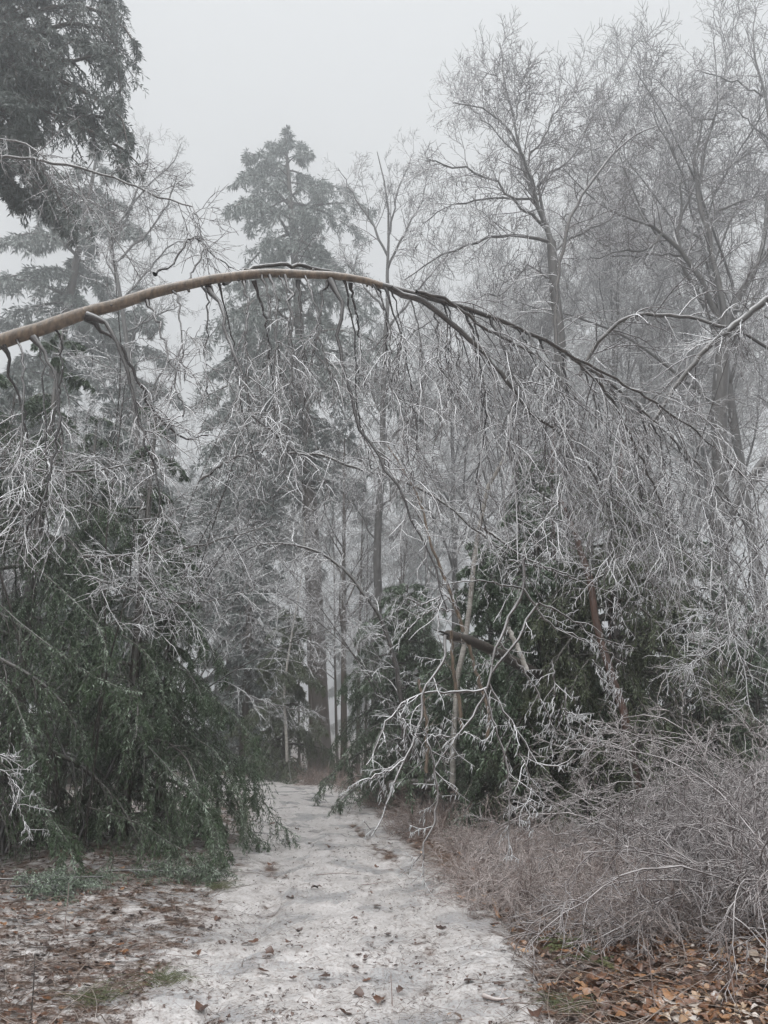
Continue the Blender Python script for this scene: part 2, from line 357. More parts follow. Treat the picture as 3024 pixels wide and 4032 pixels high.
# ------------------------------------------------------------------ conifers
def conifer(name, label, x, y, H, r, z0, Lfun, nlimb, seed, mat='pine', bark='bark_brown', group=None, cat='tree', lean=(0, 0),
            up=.1, droop=.12, nb=14, nsub=6, nn=7, blen=.45, slen=.35, nl=(.10, .18), nw=(.02, .035), extra=(), dead=0, rime=(.1, 1.), sag=.2, tiers=0, ndl=True, lvar=(.65, 1.15), rime2=None, nlb=3):
    rng = np.random.default_rng(seed)
    base = np.array([x, y, float(ground_h(x, y))])
    root = thing(name, label, cat, base, group)
    tp, tr = trunk_curve(base, H, r, lean, rng, 14, .008)
    MB().add(tubes(tp, tr, 12), 0).build('trunk', M[bark], root, base)
    s = (np.arange(nlimb) + rng.random(nlimb)) / nlimb * (1 - z0) + z0
    if tiers: s = np.round((s - z0) / (1 - z0) * tiers) / tiers * (1 - z0) + z0 + rng.normal(0, .010, nlimb)
    s = np.clip(s, .02, .995)
    f = s * 13; i = np.minimum(f.astype(int), 12); p = tp[i] + (tp[i + 1] - tp[i]) * (f - i)[:, None]
    az = np.arange(nlimb) * 2.39996 + rng.normal(0, .35, nlimb)
    rel = (s - z0) / (1 - z0)
    L = Lfun(rel) * np.where(rel > .86, rng.uniform(.8, 1.1, nlimb), rng.uniform(*lvar, nlimb))
    d = np.stack([np.cos(az), np.sin(az), up + .6 * rel ** 8 + rng.normal(0, .12, nlimb)], 1)
    lp, lr = grow(p, d, L, np.clip(.018 * L + .006, .008, .09), 8, rng, .05, droop, .2)
    if len(extra):
        ep, er = stack(extra, 9); lp = np.concatenate([lp, ep]); lr = np.concatenate([lr, er])
    mb = MB(); mb.add(tubes(lp, lr, 5), 0)
    q, d, r_, tt, pl = spawn(lp, lr, nb, rng, .12, 1., (35, 75), .75)
    k_ = rng.random(len(q)) < np.clip(pl / (.5 * L.max()), .2, 1); q, d, r_, tt, pl = q[k_], d[k_], r_[k_], tt[k_], pl[k_]
    bl = pl * blen * (1.05 - .7 * tt) * rng.uniform(.5, 1.2, len(q))
    bp_, br = grow(q, d, bl, np.clip(r_ * .5, .003, .02), 5, rng, .08, sag, .4); mb.add(tubes(bp_, br, 3), 0)
    q, d, r_, tt, pl = spawn(bp_, br, nsub, rng, .1, 1., (30, 65), .5)
    sl = np.clip(pl * slen * rng.uniform(.5, 1.2, len(q)), nl[0] * 1.2, 1.)
    sp_, sr = grow(q, d, sl, np.clip(r_ * .5, .002, .01), 3, rng, .08, sag * 1.6, .5); mb.add(tubes(sp_, sr, 3), 0)
    nd = MB()
    if ndl:
        needles(nd, sp_, sr, nn, rng, nl, nw, mat=0, rime=rime)
        needles(nd, bp_, br, nn + 2, rng, nl, nw, mat=0, rime=rime2 or rime); needles(nd, lp, lr, nn * nlb, rng, nl, nw, mat=0, rime=rime2 or rime)
    mb.build('crown', M[bark], root, base)
    nd.build('foliage', M[mat], root, base, False)
    return root

# ------------------------------------------------------------------ bare trees
def bare_tree(name, label, base, tcurve, limbs, seed, group=None, twig='twig', bark='bark_grey', specs=None, n_auto=0, auto_L=.35, cat='tree', auto_up=.5, K=10, split=False):
    rng = np.random.default_rng(seed); root = thing(name, label, cat, base, group)
    tp, tr = tcurve; MB().add(tubes(tp, tr, K), 0).build('trunk', M[bark], root, base)
    Ls = []; pool = smooth(tp, 80)
    for lp_, lr_ in limbs:                      # each limb grows out of the nearest older wood
        lp_ = lp_.copy(); k_ = np.argmin(np.linalg.norm(pool - lp_[0], axis=1)); sh = pool[k_] - lp_[0]
        lp_ += sh * np.linspace(1, 0, len(lp_))[:, None] ** 2; Ls.append((lp_, lr_)); pool = np.vstack([pool, smooth(lp_, 40)])
    if n_auto:
        p, d, r_, tt, pl = spawn(tp[None], tr[None], n_auto, rng, .35, 1., (25, 60))
        d = norm(d + np.array([0, 0, auto_up]))
        L = pl * auto_L * (1.25 - .8 * tt) * rng.uniform(.7, 1.2, n_auto)
        ap, ar = grow(p, d, L, r_ * .5, 13, rng, .08, -.02, .2); Ls += list(zip(ap, ar))
    lp, lr = stack(Ls, 14)
    cr = MB()
    if split:
        for k in range(len(lp)): MB().add(tubes(lp[k], lr[k], 7)).build('limb', M[bark], root, base)
    else: cr.add(tubes(lp, lr, 5), 1)
    levels(cr, lp, lr, specs or TREE_SPECS, rng)
    cr.build('crown', [M[twig], M[bark]], root, base)
    return root
TREE_SPECS = [dict(per=16, ang=(30, 62), abs=(.45, 1.6), lref=3.2, r=.45, rmin=.009, rmax=.03, S=6, wob=.13, up=.05, K=4, tip=.3, t0=.12),
              dict(per=9, ang=(30, 65), abs=(.2, .65), lref=1.0, r=.6, rmin=.007, rmax=.012, S=4, wob=.13, up=.05, K=3, tip=.5),
              dict(per=6, ang=(30, 65), abs=(.09, .28), lref=.4, r=.8, rmin=.006, rmax=.008, S=2, wob=.15, up=.06, K=3, tip=.6)]

# ================================================================== the bent tree that arches over the path
rng = np.random.default_rng(11)
def bp(*q): return [list(q)]
base = np.array([-5.6, 5.2, float(ground_h(-5.6, 5.2))])
arch = thing('bent_tree', 'tan-barked tree bent in a great arch over the whole path, dripping with iced twigs', 'tree', base)
pre = [(-5.6, 5.2, -.15, .085), (-5.25, 5.0, 1.3, .072), (-4.4, 4.8, 2.75, .060)]
at_pts = [(0, 1345, 4.6, .050), (160, 1292, 4.6, .046), (300, 1243, 4.6, .043), (520, 1178, 4.6, .038), (760, 1112, 4.65, .034), (960, 1082, 4.7, .032), (1150, 1078, 4.75, .030),
          (1310, 1085, 4.8, .028), (1480, 1118, 4.9, .025), (1700, 1175, 5.0, .022), (1900, 1238, 5.15, .019), (2080, 1310, 5.3, .017),
          (2230, 1390, 5.4, .015), (2350, 1470, 5.5, .013), (2480, 1570, 5.6, .010), (2600, 1680, 5.7, .008), (2720, 1800, 5.8, .007), (2860, 1960, 5.9, .005), (2990, 2130, 6.0, .004)]
ap, ar = trace(at_pts, 90, pre=pre)
kn = rng.random(90); ar = ar * (1 + .03 * (kn > .8)); ap[3:-2] += rng.normal(0, .004, (85, 3))
v_, f_ = tubes(ap, ar, 14); k_ = 14 * int(np.argmin(np.abs(ap[:, 0] - P(1500, 1120, 4.9)[0])))
MB().add((v_, f_[:k_]), 0).add((v_, f_[k_:]), 1).build('trunk', [M['tan'], M['dark_limb']], arch, base)
# fork and torn limb lying along the stem
for nm, pts, r in (('broken_limb', [(880, 1118), (960, 1070), (1060, 1042), (1180, 1046), (1300, 1072), (1400, 1095)], (.014, .018)),
                   ('limb', [(1540, 1135), (1680, 1200), (1800, 1290), (1930, 1420), (2030, 1555), (2110, 1650), (2200, 1700), (2330, 1860), (2420, 2050)], (.024, .005)),
                   ('limb', [(2150, 1340), (2290, 1440), (2400, 1560), (2500, 1750), (2580, 1930), (2640, 2120)], (.016, .005)),
                   ('limb', [(2230, 1390), (2400, 1480), (2600, 1600), (2800, 1750), (3000, 1960)], (.012, .005)),
                   ('limb', [(1640, 1150), (1760, 1180), (1900, 1290), (2060, 1370), (2200, 1480), (2330, 1640)], (.016, .005))):
    q, rr = trace(pts, 30, r, Y=(4.8, 5.5), wig=.006, rng=rng)
    mb = MB().add(tubes(q, rr, 9))
    if nm == 'limb':
        n0 = len(mb.v); col = []
        levels(mb, q[None], rr[None], [dict(per=16, abs=(.5, 1.5), r=.4, rmin=.004, rmax=.006, S=8, wob=.10, grav=.22, K=4, ang=(20, 60), mat=1),
               dict(per=10, abs=(.15, .45), r=.7, rmin=.0028, rmax=.004, S=4, wob=.14, grav=.12, K=4, ang=(25, 60), mat=1),
               dict(per=4, abs=(.05, .16), r=.8, rmin=.0024, rmax=.003, S=2, wob=.14, grav=.05, K=3, ang=(25, 60), mat=1, keep=.6)], rng, col)
        icicles(mb, *col[1], 3, rng, mat=2); icicles(mb, *col[0], 6, rng, mat=2)
    mb.build(nm, [M['dark_limb'], M['twig'], M['ice']], arch, base)
p, d, r_, tt, pl = spawn(ap[None], ar[None], 34, rng, .18, .95, (65, 90))
for k in range(34):
    q, rr = grow(p[k:k + 1] + d[k:k + 1] * r_[k] * .55, d[k:k + 1], np.array([r_[k] * rng.uniform(.5, 1.1)]), r_[k] * rng.uniform(.3, .55), 3, rng, .05, 0, .5); cq, cr_ = closed(q[0], rr[0]); MB().add(tubes(cq, cr_, 8)).build('branch_knot', M['dark_limb'], arch, base)
H_TR = [  # hanging branches seen one by one along the arch
    ([(340, 1245), (430, 1300), (490, 1400), (520, 1560), (560, 1700), (610, 1850), (640, 2050)], .013, 4.5),
    ([(340, 1250), (460, 1340), (540, 1500), (620, 1640), (720, 1720), (820, 1715)], .011, 4.6),
    ([(130, 1330), (180, 1400), (230, 1540), (225, 1700), (170, 1950), (80, 2150)], .010, 4.4),
    ([(580, 1185), (610, 1240), (650, 1350), (690, 1500), (720, 1640)], .007, 4.6),
    ([(820, 1130), (870, 1210), (900, 1350), (950, 1460), (1000, 1640), (1100, 1720), (1250, 1850)], .011, 4.7),
    ([(960, 1110), (975, 1200), (965, 1330), (980, 1500)], .007, 4.7),
    ([(1000, 1105), (1040, 1240), (1070, 1430), (1085, 1560)], .008, 4.7),
    ([(1175, 1105), (1185, 1250), (1200, 1480), (1190, 1650)], .008, 4.8),
    ([(1290, 1110), (1250, 1270), (1230, 1450)], .006, 4.8),
    ([(1300, 1105), (1340, 1180), (1335, 1330), (1370, 1500), (1420, 1700), (1500, 1800), (1600, 2000), (1700, 2200), (1760, 2400)], .012, 4.8),
    ([(1380, 1115), (1400, 1230), (1420, 1360), (1410, 1520)], .007, 4.85),
    ([(10, 1360), (40, 1480), (90, 1600), (100, 1800), (60, 1980)], .008, 4.5),
    ([(700, 1140), (740, 1100), (800, 960), (770, 930)], .006, 4.65),
    ([(610, 1080), (680, 1040), (770, 935), (830, 1000), (930, 1060)], .007, 4.9)]
for k in range(13):          # long dark strands under the left half and the crest
    px = 60 + 1440 * (k + rng.random() * .9 + .05) / 13 if k > 4 else (60 + 75 * k if k < 3 else 880 + 60 * k); py = np.interp(px, [q[0] for q in at_pts], [q[1] for q in at_pts]); yy = np.interp(px, [q[0] for q in at_pts], [q[2] for q in at_pts])
    Ln = rng.uniform(350, 900); dx = rng.uniform(-30, 110)
    H_TR.append(([(px, py), (px + 25, py + Ln * .12), (px + 35 + dx * .2, py + Ln * .35), (px + 30 + dx * .5 + rng.normal(0, 15), py + Ln * .6), (px + 20 + dx + rng.normal(0, 25), py + Ln)], rng.uniform(.005, .008), yy))
NL = len(H_TR)
for k in range(30):          # the thick curtain along the right half
    px = 1440 + 1500 * (k + rng.random()) / 30; j = int(np.argmin(np.abs(np.array([q[0] for q in at_pts]) - px)))
    py = np.interp(px, [q[0] for q in at_pts], [q[1] for q in at_pts]); yy = np.interp(px, [q[0] for q in at_pts], [q[2] for q in at_pts])
    Ln = rng.uniform(380, 900) * (1 if px < 2500 else .8); dx = rng.uniform(-40, 90)
    H_TR.append(([(px, py), (px + 40 + dx * .2, py + Ln * .22), (px + 50 + dx * .5 + rng.normal(0, 20), py + Ln * .5), (px + 40 + dx * .8 + rng.normal(0, 30), py + Ln * .78), (px + 40 + dx + rng.normal(0, 40), py + Ln)], rng.uniform(.005, .009), yy))
for k, (pts, r, yy) in enumerate(H_TR):
    q, rr = trace(pts, 22, (r * 1.35, .0045) if k < NL else (r, .0030), Y=(yy, yy + rng.uniform(-.5, .5)), wig=.008, rng=rng)
    rr[0] *= 2.0; rr[1] *= 1.4
    mb = MB().add(tubes(q, rr, 6)); col = []
    ln = np.linalg.norm(np.diff(q, axis=0), axis=1).sum()
    levels(mb, q[None], rr[None], [dict(per=int((3 if k < NL else 7) + (5 if k < NL else 8) * ln), abs=(.12, .5) if k < NL else (.16, .7), r=.6, rmin=.004, rmax=.0055, S=6, wob=.12, grav=.20, K=4, ang=(25, 60), mat=1, t0=.45 if k < NL else .18),
            dict(per=7, abs=(.06, .28), r=.75, rmin=.0026, rmax=.0034, S=3, wob=.15, grav=.08, K=4, ang=(30, 65), mat=1, keep=.8)], rng, col)
    icicles(mb, q[None], rr[None], 24, rng, mat=2); icicles(mb, *col[0], 6, rng, mat=2); icicles(mb, *col[1], 2, rng, L=(.01, .025), mat=2)
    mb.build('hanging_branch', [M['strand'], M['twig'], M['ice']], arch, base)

# ================================================================== near iced saplings whose tips hang in front of the hemlocks (traced stems)
def iced_stems(name, label, base, stems, seed, cat='branch', bark='dark_limb', per=6, group=None, sub=(.08, .35), comb=14, part='branch', lean=(0, 0, 0), thick=1.):
    rg = np.random.default_rng(seed); base = np.asarray(base, float); root = thing(name, label, cat, base, group)
    for pts, r, Y in stems:
        q, rr = trace(pts, 22, r, Y=Y, wig=.006, rng=rg); rr = rr * thick
        mb = MB().add(tubes(q, rr, 7)); col = [(q[None], rr[None])]
        if per: levels(mb, q[None], rr[None], [dict(per=per, abs=sub, r=.7, rmin=.0034, rmax=.005, S=5, wob=.16, grav=.03, K=5, ang=(30, 70), t0=.1),
                                       dict(per=3, abs=(.04, .16), r=.8, rmin=.003, rmax=.004, S=3, wob=.15, K=4, ang=(30, 70), keep=.8)], rg, col)
        for k, cc in enumerate(col): icicles(mb, cc[0], cc[1], comb if k == 0 else 4, rg, L=(.015, .045), r=.0038, mat=1, lean=lean)
        mb.build(part, [M[bark], M['ice']], root, base)
    return root
def Z6(*q): return [(a / 1.037 + 1424, b / 1.037 + 2000) for a, b in q]
iced_stems('iced_birch_sapling', 'slender dark sapling whose glazed forked twigs droop over the right edge of the path', G(1800, 3420), [
    (Z6((500, 80), (660, 200), (870, 280)), (.010, .005), (5.9, 5.8)),
    (Z6((660, 150), (660, 330), (590, 480), (540, 600), (510, 740), (430, 880), (370, 960), (300, 1060)), (.011, .005), (5.9, 5.6)),
    (Z6((720, 390), (620, 560), (520, 720), (580, 820), (660, 950), (720, 1040), (800, 1058), (875, 1000)), (.009, .004), (5.8, 5.6)),
    (Z6((340, 520), (345, 600), (250, 760), (235, 880), (190, 1000), (130, 1130), (90, 1250), (40, 1340)), (.010, .004), (5.7, 5.4)),
    (Z6((510, 735), (400, 755), (280, 752), (170, 800), (100, 880), (65, 960), (20, 1050)), (.008, .004), (5.7, 5.5)),
    (Z6((150, 840), (230, 945)), (.005, .0035), (5.6, 5.5)), (Z6((230, 930), (170, 1030), (80, 1085), (0, 1112)), (.007, .004), (5.6, 5.4)),
    (Z6((250, 925), (340, 932), (440, 915)), (.006, .004), (5.6, 5.5)),
    (Z6((660, 330), (560, 310), (500, 300), (330, 312)), (.007, .004), (5.9, 5.7)), (Z6((600, 215), (740, 245), (860, 290), (1020, 345)), (.007, .004), (5.9, 5.9)),
    (Z6((660, 330), (800, 490), (930, 545), (1080, 640)), (.008, .004), (5.8, 5.8)), (Z6((720, 385), (860, 455), (950, 520), (1110, 572)), (.007, .004), (5.8, 5.9)),
    (Z6((550, 540), (680, 690), (760, 840), (800, 940)), (.007, .004), (5.8, 5.8)), (Z6((820, 820), (870, 845), (935, 862)), (.005, .0035), (5.7, 5.7)),
    (Z6((500, 740), (550, 900), (600, 1100), (605, 1290), (600, 1420)), (.007, .004), (5.6, 5.5)), (Z6((250, 900), (300, 1060), (310, 1200), (290, 1300), (250, 1390), (255, 1490)), (.007, .004), (5.5, 5.4)),
    (Z6((640, 1000), (690, 1100), (680, 1290)), (.005, .0035), (5.6, 5.6)), (Z6((375, 420), (280, 420), (230, 460), (165, 520)), (.006, .004), (5.8, 5.7)),
    (Z6((400, 420), (340, 360), (250, 395), (170, 370)), (.006, .004), (5.8, 5.7)), (Z6((940, 620), (1000, 720), (1010, 740)), (.005, .004), (5.8, 5.8)),
    (Z6((780, 620), (785, 800), (760, 900)), (.006, .004), (5.9, 5.8)), (Z6((830, 720), (850, 900), (910, 990)), (.006, .004), (5.9, 5.8)),
    (Z6((1010, 330), (1060, 420), (1060, 480)), (.005, .004), (5.9, 5.9)), (Z6((1170, 250), (1190, 340), (1250, 440)), (.006, .004), (5.9, 5.9))], 21, 'tree', 'twig_near', per=7, lean=(-.35, 0, .2), thick=1.2)
# thin tan birch stems behind it
bs = G(1690, 3240)
iced_stems('birch_sapling', 'thin tan birch sapling with peeling bark rising behind the iced forked twigs', bs, [
    (Z6((265, 1080), (265, 900), (235, 700)), (.020, .016), (9.0, 8.9)), (Z6((410, 900), (395, 780), (370, 620), (365, 500)), (.022, .018), (8.9, 8.6)),
    (Z6((415, 505), (380, 395), (330, 270), (285, 150), (240, -20), (180, -140), (100, -260)), (.022, .008), (8.6, 8.0)),
    (Z6((510, 950), (520, 840), (470, 680), (440, 560)), (.022, .018), (9.2, 9.0))], 22, 'tree', 'tan', per=3, comb=0, part='stem')
iced_stems('white_birch', 'pale leaning birch trunk behind the hanging twigs', G(1780, 3120), [
    ([(1990, 1800), (1925, 1915), (1895, 2040), (1870, 2190), (1850, 2400), (1800, 2700), (1780, 3100)], (.030, .05), (11.5, 13)),
    ([(2000, 2470), (2060, 2600), (2075, 2640)], (.03, .03), (9.5, 9.5))], 23, 'tree', 'birch', per=0, comb=0, part='stem')

# ================================================================== logs
def log(name, label, pts, r, Y, seed, broken=True):
    rg = np.random.default_rng(seed); q, rr = trace(pts, 18, r, Y=Y, wig=.006, rng=rg); rr *= 1 + rg.normal(0, .03, 18)
    base = q[-1].copy(); root = thing(name, label, 'log', base)
    cq, cr_ = closed(q, rr); v, f = tubes(cq, cr_, 16); MB().add((v, f)).build('trunk', M['log'], root, base)
    if broken:                                    # torn splinters at the snapped end
        d = norm(q[0] - q[2]); n = 9
        p = q[0] + rg.normal(0, rr[0] * .45, (n, 3)); sp, sr = grow(p, np.tile(d, (n, 1)) + rg.normal(0, .15, (n, 3)), rg.uniform(.06, .28, n), rr[0] * .28, 4, rg, .05, 0, .15)
        MB().add(tubes(sp, sr, 5)).build('splinter', M['log'], root, base)
log('broken_trunk', 'snapped weathered trunk with splintered end slanting down into the hemlocks', [(1765, 2500), (1850, 2525), (1960, 2570), (2080, 2635), (2180, 2695), (2290, 2760)], (.055, .10), (9.0, 13.5), 31)
log('mossy_log', 'dark log flat on the ground at the path edge', [(1530, 3098), (1600, 3092), (1690, 3090), (1780, 3095)], (.10, .11), (15, 15.4), 33, False)

# ================================================================== hemlocks, left of the path
cone = lambda Lm, pw=.8, top=.12: (lambda t: Lm * ((1 - t) ** pw * (1 - .25 * (1 - t) ** 6) + top))
HEM = dict(mat='hemlock', bark='hemlock_limb', up=.10, droop=.17, nb=17, nsub=9, nn=13, blen=.44, slen=.40, nl=(.025, .06), nw=(.009, .016), sag=.5, rime=(0, .35), rime2=(.5, 1.), lvar=(.4, 1.35), nlb=26)
def bough(pts, Y, r=(.012, .003), seed=0): return trace(pts, 9, r, Y=Y, wig=.01, rng=np.random.default_rng(seed))
conifer('hemlock', 'big dark hemlock filling the frame edge left of the path', X(40, 10.8), 10.8, 7.6, .13, .05, cone(2.4), 36, 41, **HEM,
        extra=[bough([(-60, 2330), (110, 2480), (330, 2630), (440, 2700), (560, 2725)], (9.4, 8.6)), bough([(-80, 2600), (60, 2760), (120, 2900), (130, 3080)], (9.2, 8.4)),
               bough([(100, 2200), (250, 2330), (400, 2480), (420, 2620)], (9.8, 8.9)), bough([(0, 3000), (150, 3150), (260, 3300), (300, 3450)], (9.4, 8.6))])
conifer('hemlock', 'spired dark hemlock with drooping boughs between the big hemlock and the path', X(500, 11.3), 11.3, 6.3, .11, .05, cone(1.8, .7), 34, 42, **HEM,
        extra=[bough([(480, 2500), (580, 2580), (640, 2700), (650, 2860)], (10.6, 10)), bough([(560, 2080), (680, 2260), (760, 2400), (800, 2540)], (11, 10.6)),
               bough([(450, 2800), (600, 2960), (720, 3080), (800, 3150), (850, 3400)], (10.2, 9.2)), bough([(350, 3180), (560, 3250), (700, 3330), (860, 3440)], (9.8, 9.0))])
conifer('hemlock', 'low bent hemlock whose grey-green boughs sweep down onto the edge of the snowy path', X(640, 11.6), 11.6, 4.2, .09, .04, cone(1.5, .6), 30, 43, **HEM,
        extra=[bough([(560, 2480), (680, 2590), (800, 2700), (920, 2810), (990, 2900), (1012, 2990)], (11.2, 11)),
               bough([(600, 2650), (720, 2830), (870, 2960), (960, 3000), (1020, 3120), (1110, 3260), (1180, 3300)], (11.4, 11.8)),
               bough([(620, 2750), (760, 2900), (880, 2985), (930, 3100), (960, 3250)], (11, 10.6)), bough([(640, 2900), (780, 3040), (900, 3160), (1000, 3290), (1060, 3330)], (11, 11.2)),
               bough([(560, 3050), (700, 3150), (830, 3250), (890, 3400)], (10.4, 9.8)), bough([(760, 2820), (900, 2960), (985, 3010), (1010, 3160)], (11.6, 11.4))])
conifer('hemlock', 'leftmost dark hemlock, cut by the frame edge beside the big hemlock', X(-330, 9.6), 9.6, 6.4, .12, .04, cone(2.2, .6), 36, 45, **HEM)
conifer('hemlock', 'shaded hemlock mostly hidden behind the spired hemlock', X(240, 13.2), 13.2, 7.0, .12, .05, cone(2.2, .7), 46, 44, **{**HEM, 'nb': 12, 'nsub': 7})
# small flattened hemlock boughs on the ground
for k, (pts, yy) in enumerate([([(-40, 3560), (120, 3540), (260, 3520), (420, 3490)], (8.2, 8.4)), ([(420, 3470), (560, 3430), (700, 3430), (860, 3420)], (8.7, 9.2)), ([(20, 3640), (120, 3610), (230, 3570)], (7.8, 8.0))]):
    rg = np.random.default_rng(50 + k); q, rr = bough(pts, yy, (.012, .004), k); q[:, 2] = ground_h(q[:, 0], q[:, 1]) + .10
    root = thing('fallen_bough', ['torn hemlock bough lying along the litter under the big hemlock', 'torn hemlock bough lying beside the snow at the path edge', 'small hemlock bough at the frame edge below the big hemlock'][k], 'branch', q[0])
    mb = MB().add(tubes(q, rr, 5)); nd = MB()
    b1 = levels(mb, q[None], rr[None], [dict(per=26, abs=(.15, .55), r=.5, rmin=.003, S=4, wob=.1, grav=.05, K=3, ang=(35, 70), flat=.8)], rg)
    b2 = levels(mb, *b1, [dict(per=8, abs=(.06, .2), r=.6, rmin=.002, S=3, wob=.1, grav=.05, K=3, ang=(35, 60), flat=.6)], rg)
    needles(nd, *b1, 14, rg, (.02, .05), (.007, .013)); needles(nd, *b2, 9, rg, (.02, .05), (.007, .013))
    mb.build('branch', M['dark_limb'], root, q[0]); nd.build('foliage', M['hemlock'], root, q[0], False)

# ================================================================== hemlocks, right of the path
HR = {**HEM, 'nb': 13, 'nsub': 8, 'nn': 8, 'nl': (.045, .09), 'nw': (.014, .026)}
conifer('hemlock', 'rounded hemlock leaning out to the right, greenest of the evergreens behind the ice-bound shrub', X(2440, 12.2), 12.2, 5.4, .12, .04, cone(2.5, .55, .1), 84, 61, **{**HR, 'mat': 'hemlock_olive'}, lean=(.2, 0))
conifer('hemlock', 'pointed dark hemlock behind the red-brown trunks', X(2160, 13), 13, 6.2, .12, .05, cone(1.9, .7), 74, 62, **HR)
conifer('hemlock', 'dim hemlock just right of the snapped trunk', X(1950, 13.6), 13.6, 4.8, .10, .04, cone(1.9, .6), 66, 63, **HR)
conifer('hemlock', 'low dark hemlock closing the far right side of the path', X(1610, 17.0), 17.0, 4.6, .10, .03, cone(2.1, .5), 70, 64, **HR)
conifer('hemlock', 'small hazy hemlock low at the right frame edge behind the shrubs', X(3010, 16.5), 16.5, 3.6, .09, .03, cone(1.7, .5), 54, 68, **HR)
conifer('hemlock', 'hazier hemlock at the right beside the big bare trunk', X(2780, 14), 14, 5.0, .11, .04, cone(2.2, .6), 66, 65, **HR)
conifer('hemlock', 'narrow faded hemlock spire above the red-brown trunks', X(2540, 17.5), 17.5, 8.6, .12, .15, cone(1.4, .8), 42, 66, **HR)
conifer('hemlock', 'olive green young hemlock at the bend of the path before the tall pine', X(1120, 25.0), 25, 5.2, .12, .02, cone(2.0, .6), 44, 67, **{**HR, 'mat': 'hemlock_olive', 'nl': (.06, .12), 'nw': (.02, .035), 'rime': (.0, .5)})
for lab, pts, r, yy, sd in (('straight red-brown trunk running up through the right hemlocks', [(2455, 2800), (2400, 2640), (2340, 2400), (2310, 2240), (2280, 2150), (2200, 1960)], (.062, .04), (11.2, 11.2), 71),
                        ('short red-brown trunk topped by hanging twigs between the right hemlocks', [(2410, 2900), (2405, 2560), (2415, 2330), (2425, 2100), (2440, 1900), (2450, 1700)], (.065, .04), (12.3, 12.3), 72),
                        ('dark thin trunk beside the pointed hemlock', [(2215, 2900), (2205, 2500), (2180, 2200), (2170, 1900), (2190, 1600)], (.06, .035), (13, 13), 73)):
    rg = np.random.default_rng(sd); q, rr = trace(pts, 16, r, Y=yy, wig=.01, rng=rg)
    foot = np.array([q[0][0] + .2, q[0][1], float(ground_h(q[0][0], q[0][1])) - .1]); q = np.vstack([foot, q]); rr = np.r_[rr[0] * 1.1, rr]
    root = thing('red_cedar' if sd < 73 else 'slim_tree', lab, 'tree', foot); MB().add(tubes(q, rr, 12)).build('trunk', M['bark_red'], root, foot)
    cr = MB(); levels(cr, q[None, 8:], rr[None, 8:], [dict(per=14, abs=(.5, 1.6), r=.3, rmin=.005, rmax=.012, S=7, wob=.1, grav=.08, K=4), dict(per=8, abs=(.15, .5), r=.6, rmin=.004, S=4, wob=.1, grav=.05, K=3), dict(per=4, abs=(.05, .2), r=.7, rmin=.003, S=2, K=3)], rg)
    cr.build('crown', M['twig'], root, foot)

# ================================================================== tall conifers in the fog
def pine_L(t): return np.interp(t, [0, .2, .5, .66, .76, .85, .9, .95, 1.], [4.4, 4.9, 4.5, 4.0, 3.6, 2.8, 2.1, 1.3, .35])
PINE = dict(mat='pine', up=.10, droop=.15, nb=15, nsub=7, nn=7, blen=.34, slen=.42, nl=(.14, .28), nw=(.03, .06), sag=.30, lvar=(.4, 1.25))
bx = X(1262, 34.0, 3050); top = P(1125, 495, 35.0)
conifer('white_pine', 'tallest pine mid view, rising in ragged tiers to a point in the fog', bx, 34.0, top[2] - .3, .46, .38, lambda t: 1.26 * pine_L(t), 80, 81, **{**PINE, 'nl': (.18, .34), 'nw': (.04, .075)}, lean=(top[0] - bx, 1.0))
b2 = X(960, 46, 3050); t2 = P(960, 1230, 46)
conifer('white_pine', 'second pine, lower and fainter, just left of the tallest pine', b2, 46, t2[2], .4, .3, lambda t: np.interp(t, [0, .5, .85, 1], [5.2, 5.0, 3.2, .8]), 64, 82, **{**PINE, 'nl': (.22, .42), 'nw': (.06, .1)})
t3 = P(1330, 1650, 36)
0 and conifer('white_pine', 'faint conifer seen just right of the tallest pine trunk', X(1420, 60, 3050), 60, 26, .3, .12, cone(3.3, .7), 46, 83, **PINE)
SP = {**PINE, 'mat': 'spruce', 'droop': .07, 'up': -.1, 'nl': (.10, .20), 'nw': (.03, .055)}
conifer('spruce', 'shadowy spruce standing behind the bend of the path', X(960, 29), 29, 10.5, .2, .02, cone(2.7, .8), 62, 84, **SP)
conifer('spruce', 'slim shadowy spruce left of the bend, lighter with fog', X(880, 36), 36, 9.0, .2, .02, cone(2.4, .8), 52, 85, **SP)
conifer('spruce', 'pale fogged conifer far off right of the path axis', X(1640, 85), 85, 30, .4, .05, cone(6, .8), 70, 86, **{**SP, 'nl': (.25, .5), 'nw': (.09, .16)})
conifer('spruce', 'palest conifer farthest off behind the thin bare tree', X(1440, 115), 115, 38, .45, .05, cone(7, .8), 60, 87, **{**SP, 'nl': (.3, .6), 'nw': (.1, .2)})
